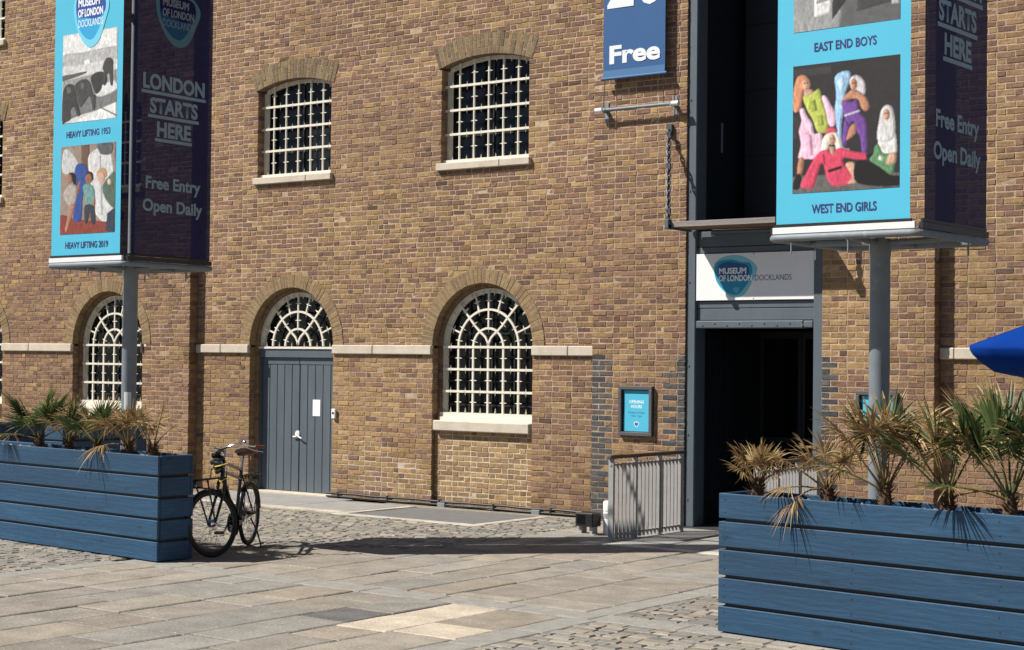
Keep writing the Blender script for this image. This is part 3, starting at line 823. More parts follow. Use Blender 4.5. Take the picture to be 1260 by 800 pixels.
# lobby behind the opening, upper loading floor behind the upper opening
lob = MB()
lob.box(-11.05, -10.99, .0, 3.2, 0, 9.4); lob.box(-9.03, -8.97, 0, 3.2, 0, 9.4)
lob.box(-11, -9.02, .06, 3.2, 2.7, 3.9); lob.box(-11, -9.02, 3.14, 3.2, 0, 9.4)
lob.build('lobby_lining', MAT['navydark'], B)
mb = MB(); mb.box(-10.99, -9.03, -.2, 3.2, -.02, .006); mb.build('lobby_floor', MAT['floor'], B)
# folded-back leaf and glazed inner doors
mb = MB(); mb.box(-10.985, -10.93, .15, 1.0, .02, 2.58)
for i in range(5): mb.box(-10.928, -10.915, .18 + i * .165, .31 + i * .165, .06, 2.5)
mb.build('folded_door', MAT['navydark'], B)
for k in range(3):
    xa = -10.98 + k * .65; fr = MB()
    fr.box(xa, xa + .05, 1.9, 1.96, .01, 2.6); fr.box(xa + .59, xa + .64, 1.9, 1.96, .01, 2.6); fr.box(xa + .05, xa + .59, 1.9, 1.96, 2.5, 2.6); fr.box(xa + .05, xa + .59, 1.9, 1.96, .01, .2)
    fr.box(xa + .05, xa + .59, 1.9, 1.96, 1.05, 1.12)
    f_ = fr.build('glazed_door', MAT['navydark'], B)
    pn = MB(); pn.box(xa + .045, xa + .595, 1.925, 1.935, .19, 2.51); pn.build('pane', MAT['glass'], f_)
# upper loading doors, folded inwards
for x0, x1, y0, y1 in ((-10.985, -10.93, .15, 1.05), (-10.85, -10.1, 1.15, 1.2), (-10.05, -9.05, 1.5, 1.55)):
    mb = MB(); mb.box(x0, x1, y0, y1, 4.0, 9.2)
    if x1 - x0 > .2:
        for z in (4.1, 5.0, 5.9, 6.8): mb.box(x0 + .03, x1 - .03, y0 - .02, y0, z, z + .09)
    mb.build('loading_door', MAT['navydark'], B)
mb = MB(); mb.box(-10.925, -10.915, .62, .66, 5.0, 5.4); mb.build('door_bolt', MAT['galv'], B)
# loading flap
fl_ = empty('loading_flap', (-10.0, YB, 3.92), parent=B)
for i in range(4):
    mb = MB(); y0 = -.505 + i * .126
    mb.box(-.90, .90, y0, y0 + .122, -.03, .03, bev=.004); mb.build('plank', MAT['wood'], fl_)
mb = MB(); mb.box(-.90, .90, -.53, -.507, -.032, .04, bev=.004); mb.build('nosing', MAT['woodgrey'], fl_)
for s in (-1, 1):
    mb = MB(); a, b = sorted((s * .902, s * .93)); mb.box(a, b, -.58, .0, -.055, .0); a, b = sorted((s * .902, s * .97)); mb.box(a, b, -.59, -.50, -.05, .075, bev=.01)
    mb.build('steel_bracket', MAT['greypaint'], fl_)
def chain(mb, p, q, link=.075, r=.008, sag=.0):
    p, q = Vector(p), Vector(q); n = max(2, int((q - p).length / (link * .68))); t = (q - p).normalized()
    a = Vector((1, 0, 0)); a = (a - a.dot(t) * t).normalized(); b = t.cross(a)
    for i in range(n):
        f = (i + .5) / n; c = p.lerp(q, f) + Vector((0, 0, -sag * 4 * f * (1 - f))); w = a if i % 2 else b
        pts = [c + t * (link / 2 * math.cos(u)) + w * (link * .3 * math.sin(u)) for u in [2 * math.pi * k / 12 for k in range(12)]]
        mb.tube(pts, r, 6, closed=True)
for s in (-1, 1):
    mb = MB(); top = (s * 1.23, -.06, 1.30); bot = (s * .935, -.545, .08)
    chain(mb, top, bot, .085, .011, .02)
    for f in (.06, .42, .93): 
        c = Vector(top).lerp(Vector(bot), f); mb.box(c.x - .03, c.x + .03, c.y - .012, c.y + .012, c.z - .05, c.z + .05)
    mb.box(s * 1.23 - .035, s * 1.23 + .035, -.05, .0, 1.25, 1.38)
    mb.build('chain', MAT['chain'], fl_, smooth=True)
mb = MB(); mb.tube([(-10.62, -.13, 3.86), (-9.6, -.14, 3.85)], .03, 8); mb.build('hinge_bar', MAT['greypaint'], B, smooth=True)

# museum sign over the entrance
sg = MB(); sg.box(-.87, .87, -.03, 0, -.305, .305, bev=.004)
sign = sg.build('entrance_sign', MAT['signwhite'], None, (-10.01, -.105, 3.268))
tag(sign, 'white name board with blue blob emblem fixed above the entrance opening', 'sign')
F = Face(sign, (-.87, -.03, -.305), (1, 0, 0), (0, 0, 1), (0, -1, 0))
F.shapes('emblem', [((.22, .55, .66), blob(BLOB, .60, .305, .64, .54)), ((.03, .28, .46), blob(BLOB2, .57, .30, .60, .50)), ((.02, .10, .26), blob(BLOB3, .58, .34, .56, .46)), ((.10, .42, .60), blob(BLOB, .62, .13, .09, .08))])
F.text('MUSEUM', .36, .345, .105, (.8, .82, .83), .40, .004, align='LEFT', d=.0016); F.text('OF LONDON', .36, .25, .105, (.8, .82, .83), .485, .004, align='LEFT', d=.0016)
F.text('DOCKLANDS', .88, .25, .105, (.10, .14, .22), .52, .0, align='LEFT', d=.0016)
mb = MB()
for x in (.02, .87, 1.72):
    for z in (.02, .59): mb.lathe([(0, -.034), (.007, -.033), (.008, -.03)], (x - .87, 0, z - .305), 6, axis='y')
tag(mb.build('screws', MAT['steel'], sign), kind='stuff')

# notice boards
def notice(x0, label, poster=True):
    w, h = .53, .665
    r = MB(); t = .05
    r.box(0, w, -.02, -.006, 0, h)
    o = r.build('notice_board', MAT['steel'], None, (x0, YB - .002, 1.165)); tag(o, label, 'notice board', 'notice boards beside the entrance')
    f = MB(); f.box(0, w, -.06, -.02, 0, t, bev=.006); f.box(0, w, -.06, -.02, h - t, h, bev=.006); f.box(0, t, -.061, -.02, t, h - t, bev=.006); f.box(w - t, w, -.061, -.02, t, h - t, bev=.006); f.build('frame', MAT['railgrey2'], o)
    Fc = Face(o, (0, -.02, 0), (1, 0, 0), (0, 0, 1), (0, -1, 0))
    Fc.shapes('poster', [(TURQ, [(t + .02, t + .01), (w - t - .01, t + .01), (w - t - .01, h - t - .01), (t + .02, h - t - .01), (t + .035, .4), (t + .022, .25)]), ((.75, .8, .8), blob(BLOB, .27, .155, .08, .07)), ((.05, .12, .35), blob(BLOB2, .27, .155, .065, .055))])
    Fc.text('OPENING', .27, .435, .058, (.85, .88, .88), .23, .0007); Fc.text('HOURS', .27, .372, .058, (.85, .88, .88), .17, .0007)
    Fc.text('Monday to Sunday', .27, .30, .036, (.02, .04, .12), .26); Fc.text('10am - 5pm', .27, .255, .036, (.02, .04, .12), .17)
    return o
MAT['railgrey2'] = mat('notice_frame_grey', base=(.085, .085, .09), rough=.45, var=.1)
notice(-11.985, 'grey framed turquoise opening hours notice on the brick left of the doorway')
notice(-8.55, 'grey framed turquoise notice behind the galvanised pole right of the doorway')

# ================================================================== hanging banner and its rod
hb = empty('hanging_banner', (-11.75, YB, 5.96)); tag(hb, 'narrow blue cloth banner reading Free hanging on the brick beside the entrance', 'banner')
mb = MB(); w2 = .485; n = 14
gx = [(-w2 + 2 * w2 * i / n) for i in range(n + 1)]; zs = [.06 + 2.3 * j / 12 for j in range(13)]
vs = [(x, -.115 + .002 * math.sin(5 * x + z * 2), z) for z in zs for x in gx]
fs = [(j * (n + 1) + i, j * (n + 1) + i + 1, (j + 1) * (n + 1) + i + 1, (j + 1) * (n + 1) + i) for j in range(12) for i in range(n)]
mb.add(vs, fs, (.03, .098, .25)); mb.build('cloth', MAT['print'], hb, smooth='all', recalc=False)
mb = MB(); mb.tube([(-w2 - .03, -.115, .02), (w2 + .03, -.115, .02)], .022, 10, (.05, .13, .27)); mb.box(-w2, w2, -.122, -.108, .02, .13, (.07, .17, .33)); mb.build('hem_bar', MAT['print'], hb, smooth=True)
mb = MB(); mb.tube([(-w2 - .03, -.115, 2.38), (w2 + .03, -.115, 2.38)], .022, 10); mb.box(-w2 - .02, -w2 + .02, -.115, .0, 2.36, 2.4); mb.box(w2 - .02, w2 + .02, -.115, .0, 2.36, 2.4); mb.build('top_bracket', MAT['galv'], hb, smooth=True)
Fb = Face(hb, (-w2, -.1185, 0), (1, 0, 0), (0, 0, 1), (0, -1, 0))
Fb.text('Free', w2 + .0, .225, .33, (.72, .75, .78), .80, .012)
Fb.text('2', w2 - .22, 1.0, 1.05, (.72, .75, .78), .42, .03); Fb.text('0', w2 + .24, 1.0, 1.05, (.72, .75, .78), .42, .03)
for s in (-1, 1):
    mb = MB(); mb.tube([(s * .46, -.115, .0), (s * .47, -.12, -.2), (s * .475, -.12, -.395)], .006, 6); mb.build('cord', MAT['steel'], hb)
rb = empty('wall_rod', (-11.70, YB, 5.56)); tag(rb, 'horizontal grey rod on two wall brackets below the blue Free banner', 'rod')
mb = MB(); mb.tube([(-.60, -.12, 0), (.62, -.12, 0)], .022, 10); mb.build('rod', MAT['galv'], rb, smooth=True)
for x in (-.54, .54):
    mb = MB(); mb.box(x - .03, x + .03, -.012, .003, -.16, .12, bev=.004); mb.box(x - .012, x + .012, -.15, -.012, -.03, .03); mb.lathe([(.028, -.05), (.03, -.045), (.03, .045), (.028, .05)], (x, -.12, 0), 10, axis='x'); mb.build('bracket', MAT['galv'], rb)
for x in (-.60, .60):
    mb = MB(); mb.lathe([(0, -.05), (.034, -.05), (.034, .05), (0, .05)], (x, -.12, 0), 12, axis='x'); mb.build('end_cap', MAT['alu'], rb, smooth=True)

# ================================================================== banner towers
def quad_uv(TL, TR, BL, BR):
    def conv(X, Y):
        u = (X - BL[0]) / (BR[0] - BL[0])
        for _ in range(3):
            top = lerp(TL[1], TR[1], u); bot = lerp(BL[1], BR[1], u); v = (bot - Y) / (bot - top)
            x0 = lerp(BL[0], TL[0], v); x1 = lerp(BR[0], TR[0], v); u = (X - x0) / (x1 - x0)
        return max(0, min(1, u)), max(0, min(1, v))
    return conv
import numpy as np
def blur(m, k):
    for ax_i in (0, 1):
        p = np.pad(m, [(k, k) if q == ax_i else (0, 0) for q in range(m.ndim)], mode='edge'); out = np.zeros_like(m); n_ = m.shape[ax_i]
        for s_ in range(2 * k + 1): out += np.take(p, range(s_, s_ + n_), axis=ax_i)
        m = out / (2 * k + 1)
    return m
def inside(px, py, poly):
    r = np.zeros(px.shape, bool); n_ = len(poly)
    for i_ in range(n_):
        x1, y1 = poly[i_ - 1]; x2, y2 = poly[i_]
        if y1 == y2: continue
        r ^= ((y1 > py) != (y2 > py)) & (px < (x2 - x1) * (py - y1) / (y2 - y1) + x1)
    return r
def picture(F, u0, u1, v0, v1, bgcol, lst, conv, smooth=True, name='photo_print'):
    """a printed photograph: colours laid on a fine vertex grid, soft like a halftone print"""
    nx, ny = 210, 230; rg = np.random.default_rng(3)
    gx, gy = np.meshgrid(np.linspace(0, 1, nx), np.linspace(0, 1, ny))
    img = np.zeros((ny, nx, 3)) + np.array(bgcol); nz = lambda k, a: 1 + a * (blur(rg.standard_normal((ny, nx)), k) * (2 * k + 1))
    img *= nz(5, .05)[..., None]
    for c_, pts in lst:
        q = [conv(*p) for p in pts]
        if smooth and len(q) > 4: q = catmull(q, 4)
        m = inside(gx, gy, q).astype(float); soft = blur(m, 1); wide = blur(m, 4)
        dxm = np.gradient(wide, axis=1) * 6; st = rg.standard_normal((ny, nx)); st = blur(st, 1)
        for _k in range(7): st = (np.roll(st, 1, 0) + st + np.roll(st, -1, 0)) / 3
        shade = np.clip(.58 + .42 * wide + dxm * .55, .4, 1.2) * (1 + .24 * np.clip(st / (st.std() + 1e-6), -2, 2) * .42) * nz(5, .06)
        img = img * (1 - soft[..., None]) + (np.array(srgb(*c_)) * shade[..., None]) * soft[..., None]
    lum = img.mean(2, keepdims=True); img = np.clip((lum + (img - lum) * .88) * .9 * nz(1, .02)[..., None], 0, 1)
    vs = [F.P(lerp(u0, u1, gx[r_, q_]), lerp(v0, v1, gy[r_, q_]), .0012) for r_ in range(ny) for q_ in range(nx)]
    me = bpy.data.meshes.new(name); me.from_pydata([tuple(p) for p in vs], [], [(r_ * nx + q_, r_ * nx + q_ + 1, (r_ + 1) * nx + q_ + 1, (r_ + 1) * nx + q_) for r_ in range(ny - 1) for q_ in range(nx - 1)])
    at = me.attributes.new('col', 'FLOAT_COLOR', 'POINT'); at.data.foreach_set('color', np.concatenate([img, np.ones((ny, nx, 1))], 2).astype(np.float32).ravel())
    me.materials.append(MAT['print']); o = bpy.data.objects.new(name, me); COL.objects.link(o); o.parent = F.parent; return o
CG = quad_uv((65, 97), (545, 42), (53, 690), (538, 657))
SK1, SK2 = (205, 160, 130), (190, 130, 95)
GIRLS = [((98, 94, 92), [(40, 700), (50, 612), (300, 600), (560, 588), (560, 700)]), ((58, 54, 56), [(60, 110), (250, 90), (250, 130), (60, 150)]), ((52, 48, 50), [(60, 330), (240, 300), (240, 420), (60, 440)]),
  ((214, 140, 95), [(75, 165), (95, 138), (125, 142), (143, 170), (140, 195), (118, 200), (104, 250), (98, 295), (66, 308), (62, 240)]),
  (SK1, ell(122, 183, 17, 26)), ((60, 35, 35), ell(116, 174, 4, 4, 8)), ((60, 35, 35), ell(129, 173, 4, 4, 8)), ((170, 50, 60), ell(126, 200, 6, 3)), (SK1, [(118, 205), (150, 205), (165, 225), (140, 245), (115, 240)]),
  ((186, 196, 72), [(108, 238), (135, 232), (160, 215), (185, 202), (200, 260), (222, 340), (218, 400), (175, 402), (155, 350), (128, 300)]), ((150, 160, 50), [(140, 260), (165, 250), (175, 300), (150, 310)]), ((160, 170, 56), [(170, 330), (200, 320), (205, 370), (180, 375)]),
  ((238, 190, 215), [(92, 300), (112, 292), (128, 330), (150, 360), (160, 410), (192, 405), (196, 480), (188, 522), (120, 528), (84, 522), (96, 460), (88, 400), (100, 350)]), ((225, 165, 195), [(120, 400), (150, 420), (150, 510), (125, 515)]),
  ((238, 190, 215), [(196, 240), (215, 236), (240, 280), (258, 312), (256, 366), (228, 372), (212, 300)]), (SK2, [(86, 527), (110, 527), (102, 590), (92, 610), (76, 605)]), ((25, 22, 25), [(58, 640), (75, 600), (96, 606), (88, 665), (58, 670)]),
  ((150, 195, 235), [(256, 150), (285, 122), (322, 120), (326, 160), (305, 215), (296, 290), (284, 380), (290, 470), (318, 478), (312, 492), (272, 470), (262, 380), (255, 300), (262, 230)]), ((185, 215, 240), [(270, 160), (300, 135), (300, 190), (280, 230)]),
  ((205, 200, 205), [(322, 160), (345, 138), (375, 148), (392, 180), (390, 225), (362, 232), (345, 215), (330, 200)]), (SK2, ell(342, 178, 15, 26)), ((70, 30, 40), ell(337, 174, 4, 4, 8)), ((70, 30, 40), ell(346, 174, 4, 4, 8)), (SK2, [(330, 205), (352, 205), (395, 240), (410, 285), (392, 305), (372, 285), (360, 250), (320, 250), (300, 262), (285, 280), (286, 255)]),
  ((110, 60, 150), [(288, 262), (310, 255), (335, 262), (352, 245), (362, 290), (372, 320), (396, 355), (398, 500), (376, 502), (368, 430), (352, 395), (338, 350), (318, 380), (300, 340)]), ((110, 60, 150), [(300, 345), (322, 378), (314, 420), (303, 470), (288, 450), (290, 400)]), ((215, 215, 225), [(296, 322), (366, 298), (367, 306), (298, 331)]),
  (SK2, [(322, 380), (345, 362), (350, 400), (338, 420), (305, 440), (312, 410)]),
  ((215, 60, 95), [(212, 402), (232, 378), (262, 388), (266, 402), (240, 404), (216, 416)]), ((232, 222, 210), [(200, 430), (225, 408), (262, 406), (280, 440), (287, 500), (262, 492), (252, 455), (228, 460), (214, 522), (188, 490)]), (SK1, ell(241, 436, 16, 26)), ((60, 40, 45), ell(236, 432, 4, 4, 8)), ((60, 40, 45), ell(247, 432, 4, 4, 8)), ((180, 40, 60), ell(243, 452, 7, 3)),
  ((215, 50, 90), [(190, 490), (222, 484), (240, 505), (262, 480), (292, 476), (335, 492), (396, 502), (396, 528), (350, 530), (292, 522), (300, 560), (352, 598), (352, 630), (300, 648), (245, 652), (216, 620), (196, 545), (172, 600), (150, 662), (92, 656), (122, 590), (160, 520)]), ((165, 30, 65), [(196, 500), (206, 510), (210, 560), (200, 545)]), (SK1, [(225, 470), (255, 470), (244, 515), (232, 500)]), ((25, 22, 25), [(220, 578), (282, 558), (284, 572), (222, 592)]),
  (SK1, [(300, 552), (340, 545), (356, 600), (350, 636), (308, 640), (330, 610)]), ((18, 17, 18), [(345, 545), (400, 535), (440, 560), (500, 600), (545, 605), (545, 650), (355, 640)]), ((25, 22, 25), [(398, 505), (450, 505), (462, 520), (440, 540), (400, 525)]),
  ((225, 225, 222), [(452, 432), (480, 400), (518, 400), (528, 450), (525, 500), (470, 505), (448, 470)]), ((205, 205, 205), [(462, 300), (485, 276), (510, 290), (520, 340), (522, 400), (505, 440), (455, 450), (442, 420), (452, 350)]), (SK1, ell(484, 322, 16, 27)), ((60, 40, 45), ell(479, 316, 4, 4, 8)), ((60, 40, 45), ell(490, 316, 4, 4, 8)), ((150, 40, 50), ell(484, 338, 6, 3)), ((90, 140, 95), [(430, 470), (450, 460), (470, 500), (520, 505), (518, 560), (505, 600), (455, 565), (408, 532), (425, 505)]), ((200, 215, 200), [(450, 510), (470, 515), (465, 540), (445, 530)]), (SK1, [(495, 505), (524, 500), (524, 540), (505, 552), (480, 548)])]
CK = quad_uv((65, 128), (323, 98), (50, 580), (307, 567))
KIDS = [((150, 132, 118), [(60, 130), (325, 95), (325, 200), (60, 220)]), ((110, 80, 65), [(160, 110), (200, 108), (200, 300), (160, 300)]), ((205, 205, 205), [(198, 165), (300, 150), (300, 510), (220, 470), (200, 300)]), ((175, 178, 182), [(245, 170), (252, 170), (254, 480), (246, 480)]), ((190, 190, 188), [(75, 150), (110, 145), (150, 220), (130, 260), (70, 260)]), ((140, 60, 45), [(50, 480), (130, 500), (300, 520), (310, 580), (50, 580)]), ((90, 90, 95), [(235, 110), (275, 98), (310, 110), (300, 160), (255, 165), (240, 140)]),
  ((40, 75, 150), [(132, 225), (160, 212), (185, 230), (190, 300), (165, 380), (155, 500), (125, 512), (115, 480), (130, 380), (125, 300)]), ((35, 28, 26), [(90, 275), (105, 258), (128, 265), (134, 300), (125, 325), (112, 300), (95, 300)]), ((165, 115, 95), ell(100, 290, 14, 26)), ((170, 160, 150), [(80, 350), (105, 320), (135, 330), (135, 380), (120, 430), (92, 425), (70, 380)]), ((175, 120, 95), [(100, 428), (125, 428), (105, 500), (85, 560), (75, 555), (88, 490)]),
  ((35, 26, 24), [(180, 270), (195, 253), (212, 262), (215, 295), (200, 300)]), ((150, 95, 70), ell(193, 290, 16, 28)), ((105, 150, 145), [(165, 330), (190, 315), (215, 335), (222, 390), (215, 430), (180, 430), (172, 390)]), ((150, 100, 78), [(215, 390), (222, 400), (215, 460), (185, 505), (178, 495), (200, 450)]), ((58, 60, 70), [(172, 430), (215, 435), (220, 520), (200, 522), (195, 470), (182, 520), (170, 515)]), ((150, 100, 78), [(128, 360), (148, 300), (156, 300), (145, 370)]),
  ((190, 150, 105), [(230, 260), (248, 236), (272, 240), (280, 275), (268, 285), (240, 290)]), ((205, 160, 135), ell(252, 283, 17, 30)), ((85, 105, 90), [(258, 320), (285, 280), (318, 260), (318, 420), (300, 440), (270, 400), (255, 350)]), ((52, 62, 80), [(275, 470), (310, 440), (312, 570), (265, 562)]), ((225, 190, 165), ell(288, 306, 9, 16))]
CE = quad_uv((90, 203), (390, 150), (80, 718), (377, 683))
ELEPH = [((222, 222, 222), [(85, 200), (395, 145), (395, 265), (85, 330)]), ((178, 178, 178), [(85, 320), (200, 300), (395, 262), (395, 330), (85, 400)]), ((205, 205, 205), [(85, 385), (170, 375), (390, 330), (390, 400), (85, 450)]), ((90, 90, 90), [(85, 440), (150, 425), (210, 412), (210, 424), (85, 470)]), ((150, 150, 150), [(85, 470), (380, 400), (380, 520), (85, 600)]), ((235, 235, 235), [(205, 350), (235, 335), (245, 365), (210, 372)]), ((120, 120, 120), [(80, 600), (300, 540), (378, 510), (378, 600), (200, 660), (80, 700)]), ((225, 225, 222), [(130, 718), (290, 630), (378, 590), (378, 690)]), ((110, 110, 110), [(290, 625), (300, 622), (378, 665), (378, 675)]), ((215, 215, 215), [(270, 500), (350, 470), (378, 470), (378, 520), (280, 560)]),
  ((62, 62, 62), [(84, 580), (90, 520), (112, 488), (145, 488), (160, 520), (166, 580), (185, 660), (165, 670), (150, 620), (130, 640), (130, 690), (100, 710), (82, 715)]), ((70, 70, 70), [(150, 500), (175, 468), (215, 455), (240, 480), (255, 540), (268, 555), (264, 630), (250, 632), (238, 560), (222, 570), (190, 620), (172, 600), (160, 540)]), ((58, 58, 58), [(240, 450), (265, 420), (300, 412), (325, 430), (330, 470), (318, 495), (305, 490), (296, 520), (272, 545), (256, 520)]), ((66, 66, 66), [(305, 390), (322, 340), (345, 330), (364, 350), (362, 410), (360, 490), (346, 488), (342, 430), (330, 430), (318, 495), (308, 470), (312, 420)]), ((95, 95, 95), [(105, 505), (130, 500), (140, 530), (115, 545)]), ((100, 100, 100), [(185, 480), (205, 475), (212, 505), (192, 515)])]
BWC = lambda X, Y: (X, Y)
BOYS = [((150, 150, 150), [(0, 0), (.45, 0), (.5, .35), (.2, .6), (0, .6)]), ((215, 215, 215), [(.2, .10), (.36, .12), (.38, .40), (.20, .38)]), ((140, 140, 140), [(.22, .2), (.36, .22), (.36, .25), (.22, .23)]), ((48, 48, 50), [(.37, .06), (.6, .3), (.75, 1), (.4, 1), (.38, .5)]), ((62, 62, 64), [(.6, .1), (1, .15), (1, 1), (.7, 1)]), ((175, 175, 175), [(.92, .12), (1, .12), (1, .26), (.92, .24)]), ((190, 190, 190), ell(.5, .85, .09, .08)), ((170, 170, 170), ell(.8, .87, .08, .08))]

ALPHA_D = 'printdark'
def tower(loc, rz, label, pics, caps, kv=1.0):
    r = empty('banner_tower', loc, rz); tag(r, label, 'banner tower', 'square banner towers on galvanised poles behind the planters')
    h = .6425; ZF = 3.155; ZB, ZT = 3.255, 6.85
    mb = MB(); mb.lathe([(.0, -.02), (.16, -.02), (.16, .012), (.092, .016), (.085, .05), (.083, 3.02), (.088, 3.03), (.088, 3.17), (0, 3.17)], (0, 0, 0), 20); pole = mb.build('pole', MAT['galv'], r, smooth=True)
    mb = MB(); mb.lathe([(0, 3.17), (.04, 3.17), (.035, 6.93), (0, 6.93)], (0, 0, 0), 10); mb.build('mast', MAT['galv'], r, smooth=True)
    mb = MB(); mb.add([(math.cos(a) * .0865, math.sin(a) * .0865, z) for z in (1.55, 1.75) for a in [math.radians(q) for q in (-78, -64, -50, -36, -22)]], [(i, i + 1, i + 6, i + 5) for i in range(4)]); mb.build('sticker', MAT['paper'], pole, recalc=False)
    def ring(z, rr, m, nm):
        pts = []; c = .07
        for sx, sy, a0 in ((1, -1, -90), (1, 1, 0), (-1, 1, 90), (-1, -1, 180)):
            for k in range(5):
                a = math.radians(a0 + k * 22.5); pts.append(((h - c) * sx + c * math.cos(a), (h - c) * sy + c * math.sin(a), z))
        mb = MB(); mb.tube(pts, rr, 10, closed=True); return mb.build(nm, MAT[m], r, smooth='all')
    ring(ZF, .030, 'galv', 'frame_ring'); ring(ZT + .06, .036, 'galv', 'frame_ring')
    for z in (ZF, ZT + .06):
        for d in ((1, 0), (-1, 0), (0, 1), (0, -1)):
            mb = MB(); mb.tube([(d[0] * .03, d[1] * .03, z - .02), (d[0] * h, d[1] * h, z)], .024, 8); mb.build('frame_arm', MAT['galv'], r, smooth=True)
    mb = MB()
    for x, y in ((-.45, -h), (.05, -h), (h, -.3), (h, .25), (-.5, h), (.2, h), (-h, .1)): mb.tube([(x, y, ZF - .03), (x, y, ZF - .13)], .007, 6)
    tag(mb.build('bolts', MAT['galv'], r), kind='stuff')
    faces = ((0, -h, (1, 0, 0), (0, -1, 0)), (h, 0, (0, 1, 0), (1, 0, 0)), (-h, 0, (0, -1, 0), (-1, 0, 0)))
    for k, (fx, fy, U, N) in enumerate(faces):
        U, N = Vector(U), Vector(N); w0, w1 = -h + .055, h - .075
        if k == 1: w0, w1 = -h + .09, h - .05
        C = Vector((fx, fy, 0)); Wd = w1 - w0; front = k == 0
        col = TURQ if front else (.022, .023, .080)
        mb = MB(); n = 10; m = 24
        vs = []
        for j in range(m + 1):
            for i in range(n + 1):
                u = w0 + Wd * i / n; z = ZB + (ZT - ZB) * j / m; vs.append(C + U * u + N * (.0008 * math.sin(3 * u + 1.3 * z)) + Vector((0, 0, z)))
        mb.add(vs, [(j * (n + 1) + i, j * (n + 1) + i + 1, (j + 1) * (n + 1) + i + 1, (j + 1) * (n + 1) + i) for j in range(m) for i in range(n)], col)
        ban = mb.build('banner', MAT['print' if front else ALPHA_D], r, smooth='all', recalc=False)
        tag(ban, 'bright turquoise printed banner face' if front else 'dark navy mesh banner face with pale lettering')
        rail = MB(); p0 = C + U * (-h + .03) + N * .0; p1 = C + U * (h - .03)
        rail.beam(p0 + Vector((0, 0, 3.212)), p1 + Vector((0, 0, 3.214)), .030, .050); rail.build('banner_rail', MAT['alu' if k == 0 else 'steel'], r)  # side rails get dark steel, putting their shade into the colour
        rail = MB(); rail.beam(p0 + U * .02 + Vector((0, 0, 3.252)), p1 - U * .03 + Vector((0, 0, 3.252)), .02, .022); rail.build('banner_batten', MAT['black'], r)
        rail = MB(); rail.beam(C + U * (w0) + Vector((0, 0, ZT + .01)), C + U * (w1) + Vector((0, 0, ZT + .01)), .03, .06); rail.build('banner_rail', MAT['railgrey'], r)
        Fc = Face(ban, C + U * w0 + Vector((0, 0, ZB)) + N * .0012, U, (0, 0, 1), N)
        if k == 0:
            picture(Fc, .145, 1.068, .25 * kv, 1.265 * kv, srgb(44, 40, 42) if pics[2] else srgb(150, 132, 118), pics[0][0], pics[0][1])
            picture(Fc, .145, 1.068, 1.535 * kv, 2.56 * kv, srgb(200, 200, 200) if not pics[2] else srgb(92, 92, 93), pics[1][0], pics[1][1], smooth=not pics[2])
            Fc.text(caps[0], .60, .085, .098, NAVYT, caps[2], .002); Fc.text(caps[1], .60, 1.365 * kv, .098, NAVYT, caps[3], .002)
            Fc.shapes('emblem', [((.16, .55, .72), blob(BLOB, .62, 2.72 * kv, .60, .66)), ((.03, .33, .60), blob(BLOB2, .60, 2.73 * kv, .52, .56)), ((.02, .07, .30), blob(BLOB3, .62, 2.80 * kv, .62, .62))], d0=.0045)
            for i, (t, w) in enumerate((('MUSEUM', .36), ('OF LONDON', .42), ('DOCKLANDS', .42))): Fc.text(t, .40, 2.86 * kv - i * .115, .115, (.8, .82, .85), w, .004 if i < 2 else 0, align='LEFT', d=.0055)
        elif k in (1, 2):
            lt = (.30, .40, .45); D = ALPHA_D
            for t, w, v in (('LONDON', .90, 1.835), ('STARTS', .70, 1.575), ('HERE', .50, 1.32)):
                Fc.text(t, .58, v, .225, lt, w, .009, D)
                Fc.shapes('underline', [(lt, [(.58 - w / 2 - .02, v - .06), (.58 + w / 2 + .02, v - .06), (.58 + w / 2 + .02, v - .025), (.58 - w / 2 - .02, v - .025)])], D, d0=.001)
            Fc.text('Free Entry', .58, .74, .185, lt, .80, .006, D); Fc.text('Open Daily', .58, .49, .185, lt, .87, .006, D)
            Fc.shapes('emblem', [((.12, .24, .28), blob(BLOB, .62, 2.66, .66, .64)), ((.02, .11, .2), blob(BLOB2, .60, 2.67, .56, .54)), ((.012, .015, .08), blob(BLOB3, .62, 2.73, .66, .6))], D, d0=.001)
            for i, (t, w) in enumerate((('MUSEUM', .38), ('OF LONDON', .46), ('DOCKLANDS', .46))): Fc.text(t, .39, 2.78 - i * .115, .115, (.28, .3, .32), w, .004 if i < 2 else 0, D, align='LEFT', d=.002)
    return r
tL = tower((-14.50, -6.52, 0), 0.0, 'turquoise and navy banner tower with elephant and children pictures at the left', ((KIDS, CK), (ELEPH, CE), False), ('HEAVY LIFTING 2019', 'HEAVY LIFTING 1953', .72, .74), .965)
tR = tower((-5.50, -6.45, 0), -.05, 'turquoise and navy banner tower with West End Girls picture at the right', ((GIRLS, CG), (BOYS, BWC), True), ('WEST END GIRLS', 'EAST END BOYS', .56, .54))
mb = MB(); chain(mb, (-.35, .6425, 3.13), (-.35, .6425, 2.86), .08, .008); mb.build('chain', MAT['chain'], tR, smooth=True)
